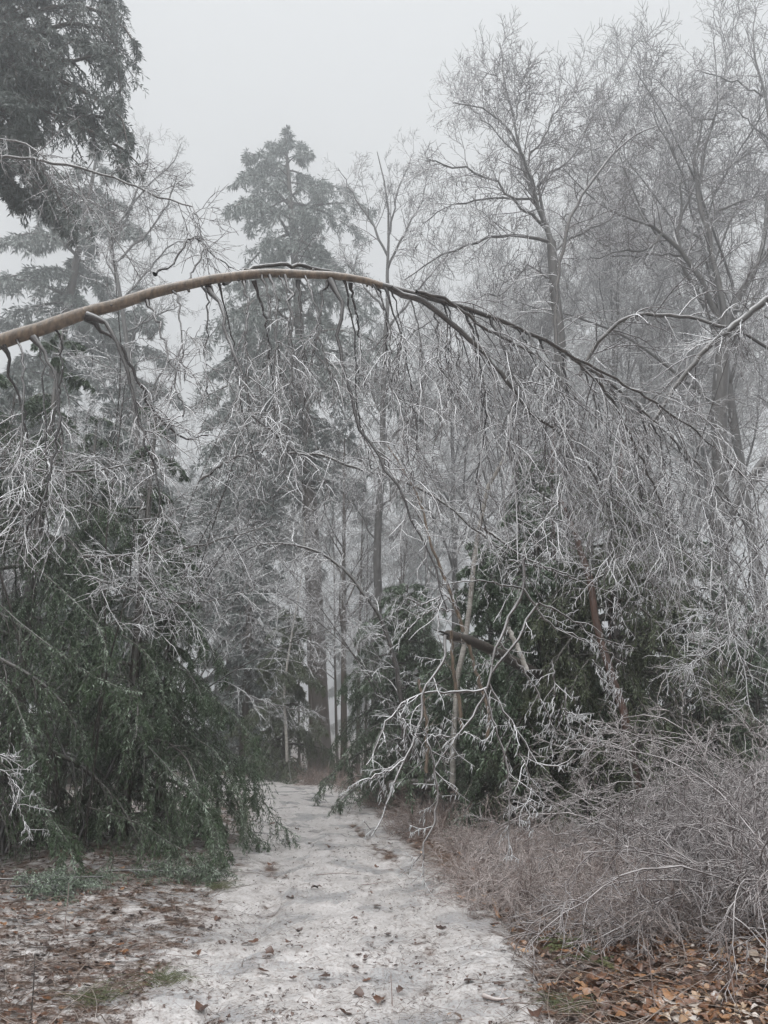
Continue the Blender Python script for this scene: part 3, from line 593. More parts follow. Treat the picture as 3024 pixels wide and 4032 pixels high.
# left wall of conifers
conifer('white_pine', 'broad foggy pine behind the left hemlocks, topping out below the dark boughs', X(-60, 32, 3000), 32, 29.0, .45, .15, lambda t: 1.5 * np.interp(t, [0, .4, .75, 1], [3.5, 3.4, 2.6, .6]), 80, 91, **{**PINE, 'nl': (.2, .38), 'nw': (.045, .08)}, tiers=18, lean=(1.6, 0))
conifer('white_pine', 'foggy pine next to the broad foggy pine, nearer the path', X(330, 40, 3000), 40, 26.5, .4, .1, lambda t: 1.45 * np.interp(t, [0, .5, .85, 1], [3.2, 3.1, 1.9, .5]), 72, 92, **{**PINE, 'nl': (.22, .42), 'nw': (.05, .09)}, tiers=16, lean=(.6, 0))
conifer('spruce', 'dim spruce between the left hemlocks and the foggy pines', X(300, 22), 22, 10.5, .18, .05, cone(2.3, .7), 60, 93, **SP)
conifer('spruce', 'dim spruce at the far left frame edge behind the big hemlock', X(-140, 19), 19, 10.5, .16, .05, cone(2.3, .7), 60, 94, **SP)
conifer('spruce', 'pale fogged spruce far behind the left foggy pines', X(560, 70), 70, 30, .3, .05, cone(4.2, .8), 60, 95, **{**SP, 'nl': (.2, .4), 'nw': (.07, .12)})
# dark pine whose boughs reach in from the top left corner
def pb(pts, Y): return trace(pts, 9, (.06, .012), Y=Y)
conifer('white_pine', 'dark near pine reaching heavy boughs in from the upper left corner', -7.4, 12.0, 17.5, .3, .64, lambda t: np.interp(t, [0, .6, 1], [1.6, 1.9, .5]), 40, 99,
        **{**PINE, 'nl': (.07, .13), 'nw': (.016, .03), 'nb': 24, 'nsub': 9, 'nn': 12, 'blen': .30, 'sag': .3, 'rime': (.0, .45)},
        extra=[pb([(-200, 150), (100, 60), (280, 20), (430, 60), (500, 120), (540, 190)], (12, 12.2)), pb([(-200, 250), (60, 190), (220, 240), (350, 230), (430, 200), (470, 320)], (12, 11.6)),
               pb([(-200, 150), (120, 130), (300, 90), (430, 130), (470, 260), (475, 380)], (12, 12)), pb([(-150, 330), (100, 240), (260, 330), (400, 400), (470, 450), (500, 560)], (12, 11.7)),
               pb([(-150, 480), (80, 420), (250, 470), (400, 540), (500, 600), (540, 640)], (12, 11.8)), pb([(-200, 380), (150, 420), (300, 440), (420, 470), (490, 520)], (12, 12.3)),
               pb([(-150, 600), (30, 540), (120, 610), (190, 700), (240, 790), (300, 880)], (12, 11.6)), pb([(-200, 20), (60, -40), (250, -60), (400, -20), (480, 60)], (12, 12.6)),
               pb([(-200, -80), (120, -160), (330, -120), (470, 0)], (12, 12.4))])

# ================================================================== bare trees at the right
def at(pts, Y, r, n=14, wig=.03, seed=0): return trace(pts, n, r, Y=Y, wig=wig, rng=np.random.default_rng(seed))
def Z2(*q): return [(a / 1.0886 + 1500, b / 1.0886) for a, b in q]
YA = 16.0; fa = np.array([X(2330, YA), YA, float(ground_h(X(2330, YA), YA))])
ta = at([(2300, 2600), (2270, 2100), (2235, 1700), (2210, 1450), (2198, 1300), (2180, 1100), (2171, 955)], YA, (.15, .11), 16, .01, 1)
ta = (np.vstack([fa - [0, 0, .2], ta[0]]), np.r_[.2, ta[1]])
la = [at(Z2(*q), (YA, YA + dy), (r[0] * .68, r[1]), 14, .03, k) for k, (q, dy, r) in enumerate([
    ([(730, 1040), (690, 930), (650, 850), (620, 700), (600, 640), (560, 500), (530, 330), (510, 185)], .6, (.10, .012)),
    ([(740, 980), (680, 830), (640, 720), (610, 660), (560, 560), (460, 480), (310, 440)], -.8, (.08, .012)),
    ([(700, 1035), (600, 1008), (480, 1010), (350, 1060), (220, 1120), (100, 1200)], -.5, (.07, .012)),
    ([(650, 880), (520, 850), (400, 860), (270, 900), (180, 960)], .8, (.05, .01)),
    ([(690, 990), (600, 900), (440, 760), (280, 700), (190, 690)], -1.2, (.06, .012)),
    ([(730, 960), (700, 760), (800, 700), (860, 600), (930, 470)], 1.2, (.06, .012)),
    ([(620, 660), (700, 580), (740, 500), (790, 430)], .4, (.04, .01)), ([(600, 640), (500, 560), (400, 470), (330, 400)], 1.0, (.035, .01)),
    ([(740, 1090), (850, 1000), (960, 960), (1060, 850)], 1.4, (.05, .01)), ([(745, 1200), (640, 1150), (540, 1250), (430, 1270)], -1.2, (.045, .01)),
    ([(560, 500), (590, 420), (640, 360)], .4, (.03, .01)), ([(530, 330), (490, 300), (430, 330)], 0, (.02, .01)), ([(545, 420), (600, 340), (635, 290)], .2, (.02, .01))])]
bare_tree('oak_tree', 'dark bare oak right of centre with spreading limbs and one spiky leader', fa, ta, la, 101, split=True, twig='twig',
          specs=[{**TREE_SPECS[0], 'per': 21}, TREE_SPECS[1], TREE_SPECS[2]])
YB = 18.0; fb = np.array([X(2850, YB), YB, float(ground_h(X(2850, YB), YB))])
tb = at([(2838, 2450), (2835, 2200), (2836, 1900), (2835, 1550), (2845, 1400), (2860, 1290)], YB, (.22, .17), 14, .01, 2)
tb = (np.vstack([fb - [0, 0, .2], tb[0]]), np.r_[.28, tb[1]])
lb = [at(Z2(*q), (YB, YB + dy), (r[0] * .8, r[1]), 14, .03, 30 + k) for k, (q, dy, r) in enumerate([
    ([(1470, 1420), (1440, 1200), (1400, 1000), (1360, 880), (1380, 700), (1440, 450), (1430, 200)], .6, (.12, .012)),
    ([(1460, 1420), (1400, 1280), (1290, 1080), (1200, 990), (1120, 950), (980, 900), (770, 710)], -.8, (.11, .012)),
    ([(1330, 1500), (1300, 1300), (1240, 1130), (1230, 1000), (1290, 880), (1340, 790), (1480, 720), (1600, 640)], 1.2, (.09, .012)),
    ([(1480, 1400), (1600, 1150), (1700, 1020), (1800, 860)], -.5, (.14, .03)), ([(1420, 950), (1450, 900), (1560, 860), (1660, 830)], .5, (.05, .012)),
    ([(1360, 880), (1340, 640), (1380, 500), (1480, 330), (1460, 160)], 1.0, (.05, .01)), ([(1440, 450), (1350, 470), (1280, 420), (1160, 330)], .5, (.035, .01)),
    ([(1240, 880), (1270, 720), (1200, 560), (1100, 380)], .5, (.045, .01)), ([(1600, 1150), (1660, 800), (1640, 400), (1590, 200), (1610, 40)], .5, (.08, .012)),
    ([(1640, 400), (1500, 340), (1420, 320), (1340, 300)], .3, (.035, .01)), ([(1200, 990), (1140, 1060), (1000, 1080), (880, 1120)], -1., (.05, .01)),
    ([(1240, 1130), (1150, 1110), (1000, 1100), (900, 1060)], .9, (.045, .01)), ([(1650, 600), (1560, 500), (1480, 440)], .3, (.03, .01)), ([(980, 900), (930, 760), (900, 600), (900, 450)], 0, (.035, .01)),
    ([(1440, 1300), (1560, 1330), (1660, 1290)], -1., (.05, .01)), ([(1120, 950), (1060, 830), (1040, 700), (1050, 560)], .4, (.035, .01))])]
bare_tree('oak_tree', 'big bare forked tree at the right edge with the thickest grey trunk', fb, tb, lb, 102, split=True, specs=[{**TREE_SPECS[0], 'per': 21}, TREE_SPECS[1], TREE_SPECS[2]])
YC = 23.0; fc = np.array([X(1478, YC), YC, float(ground_h(X(1478, YC), YC))])
tcv = at([(1478, 3050), (1480, 2600), (1485, 2200), (1500, 1850), (1512, 1500), (1525, 1200), (1533, 1022), (1524, 771), (1485, 598)], YC, (.16, .015), 18, .02, 3)
lc = [at(q, (YC, YC + dy), r, 14, .03, 60 + k) for k, (q, dy, r) in enumerate([
    ([(1500, 1790), (1540, 1720), (1640, 1660), (1720, 1640)], .3, (.06, .012)), ([(1530, 1000), (1450, 860), (1380, 740), (1330, 660)], .5, (.05, .01)),
    ([(1530, 1050), (1600, 900), (1660, 800), (1680, 700)], -.4, (.05, .01)), ([(1533, 940), (1560, 780), (1610, 640), (1630, 600)], .6, (.04, .01)), ([(1525, 1220), (1400, 1080), (1340, 980)], .4, (.05, .01)),
    ([(1522, 1300), (1660, 1120), (1760, 1000), (1800, 860)], .8, (.05, .01)), ([(1512, 1500), (1620, 1320), (1760, 1220)], -.8, (.05, .01)), ([(1505, 1640), (1440, 1500), (1400, 1350)], .5, (.04, .01)),
    ([(1485, 2150), (1400, 2000), (1330, 1900)], .3, (.03, .01)), ([(1490, 2000), (1600, 1900), (1680, 1850)], .3, (.03, .01))])]
bare_tree('bare_tree', 'slim bare tree in fog between the tall pine and the dark oak', fc, tcv, lc, 103, specs=[TREE_SPECS[0], TREE_SPECS[1], {**TREE_SPECS[2], 'rmax': .009, 'rmin': .007}])
# bare tree in fog at the left between the pines
YD = 25.0; fd = np.array([X(560, YD), YD, float(ground_h(X(560, YD), YD))])
tdv = at([(560, 3050), (570, 2400), (540, 1700), (480, 1200), (430, 950)], YD, (.15, .05), 14, .02, 4)
ld = [at(q, YD + .1 * k, (.05, .01), 14, .03, 80 + k) for k, q in enumerate([[(430, 950), (520, 800), (580, 620), (590, 520)], [(440, 980), (560, 760), (680, 640), (715, 560)], [(450, 1050), (600, 900), (690, 720), (700, 680)],
      [(480, 1200), (600, 1050), (700, 950), (760, 960)], [(480, 1210), (430, 1050), (330, 880)], [(540, 1700), (660, 1450), (760, 1350)], [(550, 1850), (640, 1700), (760, 1650)], [(500, 1350), (620, 1250), (720, 1200)], [(540, 1600), (420, 1450), (300, 1400)]])]
bare_tree('bare_tree', 'foggy bare tree with twigs against the sky right of the dark overhanging boughs', fd, tdv, ld, 104, specs=[TREE_SPECS[0], {**TREE_SPECS[1], 'grav': .1}, TREE_SPECS[2]])

# generic bare trees fading into the fog: four shapes, copied
def proto_tree(name, label, x, y, H, seed, group, r=.2, na=16):
    rg = np.random.default_rng(seed); b_ = np.array([x, y, float(ground_h(x, y))])
    tc_ = trunk_curve(b_, H, r, (rg.normal(0, .5), rg.normal(0, .5)), rg, 16, .02, .08)
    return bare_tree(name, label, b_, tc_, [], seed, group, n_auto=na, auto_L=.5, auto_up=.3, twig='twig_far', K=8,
                     specs=[{**TREE_SPECS[0], 'per': 13, 'rmin': .012, 'abs': (.8, 2.8)}, {**TREE_SPECS[1], 'per': 9, 'rmin': .009, 'abs': (.35, 1.2)}, {**TREE_SPECS[2], 'per': 6, 'rmin': .008, 'rmax': .011, 'abs': (.2, .6)}])
GB = 'bare trees fading into the fog'
protos = []
BG = [(1800, 34, 20), (2050, 32, 21), (2480, 30, 23), (1700, 52, 24), (2250, 46, 27), (2960, 34, 25), 
      (700, 60, 19), (760, 85, 22), (620, 50, 16), (840, 72, 18), (420, 60, 24), (2800, 58, 30), (2380, 70, 34), (2120, 84, 34), (1820, 96, 30), (1560, 120, 30), (900, 110, 26), (200, 80, 30), (2930, 78, 34), (2600, 76, 34), (1350, 130, 28), (650, 120, 28), (-200, 60, 26), (2660, 36, 25), (3090, 21, 21), (2900, 40, 30)]
def bg_label(px, y):
    near = 'faded grey' if y < 45 else 'very pale'
    if px < 900: return f'{near} bare tree in the fog gap between the left pines and the tallest pine'
    if px < 1500: return f'{near} bare tree deep in the fog behind the bend of the path'
    if px < 2150: return f'{near} bare tree in the fog between the slim bare tree and the dark oak'
    if px < 2700: return f'{near} bare tree in the fog between the dark oak and the big forked tree'
    return f'{near} bare tree in the fog behind the big forked tree at the edge'
for k, (px, y, H) in enumerate(BG):
    x = X(px, y)
    if k < 4: protos.append((proto_tree('bare_tree', bg_label(px, y), x, y, H, 200 + k, GB), H)); continue
    pr, h0 = protos[k % 4]
    dup(pr, (x, y, float(ground_h(x, y))), (k * 1.7) % 6.28, H / h0, bg_label(px, y))
# straight dark trunks standing round the bend
GT = 'thin trunks by the bend of the path'
for k, (px, y, r, H, lab) in enumerate([(1355, 24.5, .11, 11, 'dark straight trunk close beside the tallest pine at the bend'), (1410, 26, .07, 10, None), (1440, 29, .06, 9, None), (1225, 28, .05, 9, None), (1180, 31, .06, 10, None), (1540, 28, .07, 9, None), (1330, 30, .06, 10, None), (1590, 24, .05, 8, None)]):
    rg = np.random.default_rng(300 + k); x = X(px, y); b_ = np.array([x, y, float(ground_h(x, y))])
    bare_tree('slim_tree', lab or 'thin grey trunk with wispy iced twigs near the foot of the tallest pine', b_, trunk_curve(b_, H, r, (rg.normal(0, .4), 0), rg, 14, .02, .15), [], 300 + k, GT, n_auto=18, auto_L=.22, auto_up=.1, bark='bark_brown', K=8,
              specs=[dict(per=8, abs=(.4, 1.1), r=.5, rmin=.008, S=5, wob=.13, grav=.08, K=3), dict(per=7, abs=(.15, .5), r=.7, rmin=.007, S=3, wob=.15, grav=.08, K=3)])
rg = np.random.default_rng(320); bq, brr = trace([(1130, 3000), (1125, 2850), (1118, 2780), (1130, 2620), (1145, 2520), (1160, 2430), (1190, 2250), (1200, 2050)], 14, (.05, .012), Y=24.0)
wb = thing('white_birch', 'small ringed white birch stem behind the olive hemlock', 'tree', bq[0]); MB().add(tubes(bq, brr, 8)).build('trunk', M['birch'], wb, bq[0])

# ================================================================== arching saplings and long limbs crossing the view
GA = 'iced saplings bowed over by the ice'
ARC = [('bowed_sapling', 'iced sapling bowed in a low arch before the tallest pine trunk', [(1600, 3000), (1570, 2700), (1520, 2480), (1430, 2330), (1300, 2200), (1130, 2140), (980, 2160), (900, 2220)], (.045, .012), (12.5, 12.5)),
       ('bowed_sapling', 'long iced stem sagging from the tallest pine toward the iced birch sapling', [(1120, 1785), (1260, 1790), (1420, 1850), (1560, 1885), (1700, 1950), (1800, 2020), (1900, 2110), (2000, 2180)], (.018, .016), (9.5, 9.0)),
       ('bowed_sapling', 'dark hooped stem arching over at the right above the hanging twigs', [(2280, 1480), (2340, 1370), (2440, 1270), (2560, 1235), (2700, 1250), (2850, 1290), (3060, 1380)], (.028, .018), (8.2, 7.6)),
       ('bowed_sapling', 'dark whip slanting up in front of the dark oak, tip bent over in the sky', [(2190, 1420), (2200, 1050), (2260, 830), (2340, 700), (2440, 580), (2520, 520), (2580, 500)], (.035, .008), (10.5, 10.5)),
       ('bowed_sapling', 'iced stem rising at a slant to the right of the left pines', [(790, 1890), (870, 1830), (960, 1790), (1060, 1760)], (.02, .012), (9, 9)),
       ('leaning_limb', 'thick dark snapped limb slanting down from the right edge of the view', [(3100, 1130), (2900, 1270), (2760, 1400), (2650, 1540), (2560, 1680)], (.045, .02), (7.5, 7.5)),
       ('leaning_limb', 'long dark limb curving in from the left edge below the overhanging boughs', [(-200, 600), (0, 620), (200, 640), (420, 690), (620, 770), (760, 825), (800, 880)], (.022, .005), (7.5, 7)),
       ('leaning_limb', 'thin limb curving down in from the upper left through the foggy pines', [(-100, 520), (150, 600), (260, 720), (380, 850), (480, 980), (560, 1100)], (.014, .005), (8, 8)),
       ('leaning_limb', 'nearly level dark limb crossing the left pines', [(-100, 1825), (100, 1845), (300, 1855), (450, 1845), (560, 1815)], (.018, .006), (7, 7)),
       ('leaning_limb', 'dark level limb reaching from the left hemlocks toward the bend', [(330, 2190), (500, 2185), (680, 2165), (850, 2130), (1040, 2075)], (.02, .006), (8, 8)),
       ('leaning_limb', 'drooping iced limb low across the left hemlock tops', [(350, 2270), (520, 2320), (700, 2370), (880, 2360), (960, 2330)], (.014, .006), (8, 8)),
       ('leaning_limb', 'iced limb in front of the dark trunks at the bend', [(980, 2740), (1060, 2770), (1150, 2790), (1230, 2820)], (.02, .01), (18, 18)),
       ('bowed_sapling', 'bowed iced stem at the right edge above the ice-bound shrub', [(3100, 2330), (2960, 2430), (2900, 2500), (2800, 2560), (2700, 2640)], (.02, .006), (7, 7)),
       ('bowed_sapling', 'second bowed iced stem at the right edge above the shrub', [(3100, 2460), (2980, 2445), (2880, 2440), (2820, 2450)], (.016, .006), (7, 7)),
       ('leaning_limb', 'thick grey limb leaning in from the right edge behind the big trunk', [(3120, 1700), (2980, 1850), (2900, 1980), (2870, 2100)], (.10, .08), (17, 17.5))]
for k, (nm, lab, pts, r, yy) in enumerate(ARC):
    rg = np.random.default_rng(400 + k); q, rr = trace(pts, 24, r, Y=yy, wig=.01, rng=rg); b_ = q[0].copy(); root = thing(nm, lab, 'branch' if nm == 'leaning_limb' else 'tree', b_)
    MB().add(tubes(q, rr, 8)).build('stem', M['dark_limb'], root, b_)
    ln = np.linalg.norm(np.diff(q, axis=0), axis=1).sum(); mb = MB(); col = []
    levels(mb, q[None], rr[None], [dict(per=int(6 * ln) + 6, abs=(.3, 1.0), r=.4, rmin=.0045, rmax=.009, S=7, wob=.12, grav=.15, K=4, ang=(30, 70), t0=.05),
           dict(per=8, abs=(.10, .40), r=.7, rmin=.0035, rmax=.006, S=4, wob=.14, grav=.08, K=3), dict(per=4, abs=(.05, .14), r=.8, rmin=.003, S=2, wob=.12, K=3, keep=.7)], rg, col)
    icicles(mb, *col[0], 6, rg, mat=1)
    mb.build('twigs_foliage', [M['twig'], M['ice']], root, b_)

# thickets of fine iced twigs between 8 and 16 m: understorey bushes and small trees
GU = 'iced understorey trees'
def understorey(label, px, y, H, seed, n=6, spread=.4, twig='twig', droop=.10, per=(12, 9, 5), t0=.5):
    rg = np.random.default_rng(seed); x = X(px, y); b_ = np.array([x, y, float(ground_h(x, y))]); root = thing('understorey_tree', label, 'tree', b_, GU)
    p = np.tile(b_, (n, 1)) + rg.normal(0, .12, (n, 3)) * [1, 1, 0]; az = rg.random(n) * 6.28
    d = np.stack([np.cos(az) * spread, np.sin(az) * spread, np.ones(n)], 1)
    q, rr = grow(p, d, H * rg.uniform(.75, 1.25, n), .022, 14, rg, .05, droop * .6, .2)
    MB().add(tubes(q, rr, 5)).build('stem', M['dark_limb'], root, b_); mb = MB()
    levels(mb, q, rr, [dict(per=per[0], abs=(.5, 1.6), r=.45, rmin=.005, rmax=.010, S=7, wob=.12, grav=droop, K=4, ang=(25, 60), t0=t0),
                       dict(per=per[1], abs=(.15, .6), r=.7, rmin=.0042, rmax=.007, S=4, wob=.14, grav=droop, K=3), dict(per=per[2], abs=(.06, .22), r=.8, rmin=.0038, rmax=.005, S=2, wob=.12, grav=.03, K=3)], rg)
    mb.build('crown', M[twig], root, b_); return root
UL = [('iced twiggy tree standing in the big left hemlock, its spray above it', 90, 10.4, 6.6), ('iced twiggy tree between the big and the spired hemlock', 330, 10.6, 6.2), ('iced twiggy tree at the left, its fine spray over the spired hemlock', 420, 12.2, 6.0), 
       ('iced twiggy tree right of the slim bare tree', 1700, 15.5, 6.4),
      ('iced twiggy tree behind the pointed hemlock', 2330, 16.5, 8.4),
      ('iced twiggy tree high before the broad foggy pine', 180, 14.5, 9.5), ('iced twiggy tree before the foggy pine nearer the path', 560, 16.5, 9.0), ('tall iced twiggy tree crowding the dark oak', 2400, 14.5, 9.0), ('tall iced twiggy tree between the oak and the big forked tree', 2720, 14.0, 9.0)]
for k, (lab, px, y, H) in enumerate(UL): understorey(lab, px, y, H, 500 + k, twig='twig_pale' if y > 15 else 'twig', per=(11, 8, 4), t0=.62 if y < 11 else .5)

# ================================================================== ice-bound shrubs and brush at the right
def shrub(name, label, x, y, H, n, spread, seed, twig, group=None, per=(8, 6, 4), r=.0078, droop=.17, rm=(.0055, .0043, .0036)):
    rg = np.random.default_rng(seed); b_ = np.array([x, y, float(ground_h(x, y))]); root = thing(name, label, 'shrub', b_, group)
    p = np.tile(b_, (n, 1)) + np.c_[np.clip(rg.normal(0, .16, (n, 2)), -.2, .2) * spread, np.zeros(n)]; az = rg.random(n) * 6.28; e = rg.uniform(.2, 1.1, n) * spread
    q, rr = grow(p, np.stack([np.cos(az) * e, np.sin(az) * e, np.ones(n)], 1), H * rg.uniform(.6, 1.7, n), r * rg.uniform(.7, 1.5, n), 14, rg, .17, droop, .35)
    q[:, :, 2] = np.maximum(q[:, :, 2], b_[2] + .02)
    MB().add(tubes(q, rr, 4)).build('stem', M[twig], root, b_); mb = MB()
    levels(mb, q, rr, [dict(per=per[0], abs=(.2, .75), r=.6, rmin=rm[0], rmax=rm[0] * 1.3, S=6, wob=.15, grav=droop * .8, K=3, ang=(25, 65), t0=.2), dict(per=per[1], abs=(.08, .32), r=.7, rmin=rm[1], rmax=rm[1] * 1.2, S=3, wob=.15, grav=.06, K=3),
                       dict(per=per[2], abs=(.04, .12), r=.8, rmin=rm[2], rmax=rm[2] * 1.2, S=2, wob=.15, K=3, keep=.7)], rg)
    mb.build('crown', M[twig], root, b_); return root
GS = 'ice-bound shrubs at the right'
for k, (lab, px, y, H, n) in enumerate([('mounded grey-mauve shrub bowed under ice at the right edge, tallest of the brush', 2990, 8.0, 2.1, 54), ('grey-mauve iced shrub in front of the tallest one, spilling toward the litter', 2860, 6.9, 1.25, 36), ('grey-mauve iced shrub behind the lone dark stalk', 2620, 8.3, 1.5, 36),
                                     ('iced shrub at the frame edge just above the leaf litter', 3120, 6.4, 1.6, 34), ('iced shrub at the back of the mauve thicket below the rounded hemlock', 2760, 9.6, 1.9, 38), ('iced shrub right behind the tallest mounded one', 3060, 9.8, 2.5, 44)]):
    shrub('iced_shrub', lab, X(px, y), y, H, n, 1.0, 600 + k, 'twig_mauve', GS)
GR = 'low red-brown brush along the path'
for k, (lab, px, y) in enumerate([('low red-brown brush at the path edge near the iced forked twigs', 1900, 9.0), ('low red-brown brush beside the path, nearest the snow', 2040, 7.9), ('low red-brown brush before the dim hemlock', 2090, 9.6), ('low red-brown brush in the middle of the thicket', 2180, 7.9),
                                ('low red-brown brush below the pointed hemlock', 2260, 9.4), ('low red-brown brush left of the lone dark stalk', 2400, 7.2), ('low red-brown brush behind the dark stalk', 2480, 8.8), ('low red-brown brush by the fallen log', 1900, 11.2), ('small far red-brown brush by the flat log', 1730, 13.5),
                                ('red-brown brush front of the mauve shrubs', 2560, 6.7), ('low red-brown brush behind the fallen log', 2100, 11.0)]):
    shrub('low_shrub', lab, X(px, y), y, .44, 30, 1.5, 640 + k, 'twig_red', GR, per=(8, 6, 3), r=.005, droop=.2, rm=(.0036, .003, .0027))
# small iced sprigs at the left edge
iced_stems('iced_sprig', 'bare iced twig poking in at the left edge over the dark hemlock', P(-60, 2950, 6.5), [([(-60, 2960), (30, 2975), (80, 2980)], (.006, .004), (6.5, 6.5)), ([(-60, 3000), (20, 3040), (60, 3090), (95, 3130)], (.006, .004), (6.5, 6.5)), ([(30, 3060), (80, 3200), (130, 3310)], (.005, .003), (6.5, 6.5))], 24, bark='twig_near', per=6, comb=8)

# ================================================================== ground cover
def scatter(n, rg, ylo, yhi, xlo, xhi, fn):
    u = rg.random(n); y = ylo * (yhi / ylo) ** u; x = rg.uniform(-1, 1, n) * y * .62; k = fn(x, y, rg); return x[k], y[k]
def leaves(n_xy, rg, size, tone, lift=.012):
    x, y = n_xy; n = len(x)
    # oak-like outline with a raised midrib, curled at random
    t_ = np.linspace(0, 1, 6); wv = np.array([.08, .42, .30, .46, .30, .02])
    L_ = rg.uniform(*size, n)[:, None]; az = rg.random(n) * 6.28; cu = rg.normal(.1, .85, n)[:, None]; fold = rg.uniform(-.3, .7, n)[:, None]
    c_, s_2 = np.cos(az)[:, None], np.sin(az)[:, None]
    tilt = rg.normal(0, .24, n)[:, None]
    rows = []
    for sgn in (-1, 0, 1):
        lx_ = (t_[None] - .5) * L_; w_ = sgn * wv[None] * L_ * rg.uniform(.6, 1.1, n)[:, None]
        z_ = lift + abs(sgn) * wv[None] * L_ * fold + cu * L_ * (t_[None] - .5) ** 2 + tilt * lx_ * .5 + w_ * tilt * .5
        rows.append(np.stack([x[:, None] + lx_ * c_ - w_ * s_2, y[:, None] + lx_ * s_2 + w_ * c_, z_ + .0 * lx_], -1))
    v = np.stack(rows, 1)                               # n,3,6,3
    v[..., 2] -= np.minimum(v[..., 2].min((1, 2)), lift)[:, None, None] - lift * rg.uniform(.2, 1.6, n)[:, None, None]
    v[..., 2] += ground_h(v[..., 0], v[..., 1])
    b_ = (np.arange(n) * 18)[:, None, None] + np.arange(2)[None, :, None] * 6 + np.arange(5)[None, None]
    f = np.stack([b_, b_ + 1, b_ + 7, b_ + 6], -1).reshape(-1, 4)
    return (v.reshape(-1, 3), f), np.repeat(tone, 18)
rg = np.random.default_rng(700)
off = lambda x, y, r: path_mask(x, y) < -.02 + r.normal(0, .16, len(x))
x, y = scatter(26000, rg, 3.6, 13, 0, 0, off)
keepm = rg.random(len(x)) < np.where(x > 0, np.where(y < 8.5, .8, .4), .42) * np.clip(.35 - path_mask(x, y) * 1.2, .1, 1)
x, y = x[keepm], y[keepm]
tone = np.clip(np.where(x > 0, rg.beta(2.6, 2.5, len(x)), rg.beta(1.1, 5.5, len(x))), 0, 1)
tone = np.clip(tone + .25 * np.sin(x * 3.1 + y) * np.sin(y * 2.3), 0, .97)
vf1, a1 = leaves((x[x < 0], y[x < 0]), rg, (.016, .075), tone[x < 0]); vf2, a2 = leaves((x[x >= 0], y[x >= 0]), rg, (.022, .10), tone[x >= 0])
vf = (np.vstack([vf1[0], vf2[0]]), np.vstack([vf1[1], vf2[1] + len(vf1[0])])); a = np.r_[a1, a2]
tag(MB().add(vf, 0, a).build('leaf_litter', M['leaf'], None, None, True), kind='stuff', label='brown and orange fallen leaves covering both banks')
def blades(n, fn, size, rw, tone, flatness, ylo, yhi, name, matn, lab, S=3, dark=0):
    x, y = scatter(n, rg, ylo, yhi, 0, 0, fn); m_ = len(x); az = rg.random(m_) * 6.28
    p = np.stack([x, y, ground_h(x, y) + .004], 1); d = np.stack([np.cos(az), np.sin(az), rg.uniform(*flatness, m_)], 1)
    q, rr = grow(p, d, rg.uniform(*size, m_), rg.uniform(*rw, m_), S, rg, .12, .12, .5)
    q[:, :, 2] = np.maximum(q[:, :, 2], ground_h(q[:, :, 0], q[:, :, 1]) + .004)
    tn = np.clip(rg.beta(*tone, m_), 0, 1)
    tag(MB().add(tubes(q, rr, 3), 0, np.repeat(tn, (S + 1) * 3)).build(name, M[matn]), kind='stuff', label=lab)
blades(5200, lambda x, y, r: (path_mask(x, y) < .05) & (r.random(len(x)) < np.where(x < 0, .38, .7)), (.15, .7), (.002, .004), (2, 2), (.02, .5), 3.6, 11, 'dead_stalk_litter', 'straw', 'dead grass stalks matted on both banks', 5)
blades(2400, lambda x, y, r: (path_mask(x, y) < .0) & (x < 0) & (r.random(len(x)) < .8), (.12, .6), (.002, .004), (1.2, 4), (.02, .4), 3.6, 11, 'dark_stalk_litter', 'straw', 'dark wet stalks matted on the left bank', 5)
clump = lambda x, y: .35 + .65 * (np.sin(x * 3.3 + 1.1 * y) * np.sin(y * 2.1 - x) + .5 * np.sin(7 * x) * np.sin(5.3 * y) > -.1)
blades(30000, lambda x, y, r: (path_mask(x, y) > -.25) & (r.random(len(x)) < clump(x, y)), (.02, .07), (.0014, .0026), (2, 1.6), (.0, .7), 3.6, 17, 'path_grass', 'bits', 'frozen grass blades poking through the icy path', 3)
x, y = scatter(17000, rg, 3.6, 20, 0, 0, lambda x, y, r: (path_mask(x, y) > -.2) & (r.random(len(x)) < .8 * clump(x + 2, y + 1) ** 1.5)); vf, a = leaves((x, y), rg, (.008, .034), rg.beta(1.1, 3.4, len(x)) * .6, .006)
tag(MB().add(vf, 0, a).build('path_debris_leaves', M['leaf']), kind='stuff', label='leaf crumbs frozen into the icy path')
# leaves on the snow one could count
x, y = scatter(420, rg, 3.9, 14, 0, 0, lambda x, y, r: path_mask(x, y) > .12); GL = 'single leaves lying on the icy path'
for k in range(min(len(x), 70)):
    lr_ = (path_mask(x[k:k + 1], y[k:k + 1])[0])
    side = 'close to the edge of the path' if lr_ < .45 else 'out on the middle of the path'
    vf, a = leaves((np.zeros(1), np.zeros(1)), np.random.default_rng(720 + k), (.05, .10), np.array([rg.uniform(.02, .45)]), .01)
    v = vf[0]; v[:, 2] -= ground_h(v[:, 0], v[:, 1])
    o = MB().add((v, vf[1]), 0, a).build('fallen_leaf', M['leaf']); o.location = (x[k], y[k], float(ground_h(x[k], y[k])))
    dist = 'nearest stretch' if y[k] < 6 else ('middle stretch' if y[k] < 9 else 'far stretch')
    tag(o, f'curled dark leaf on the ice {side}, {dist}', 'leaf', GL)
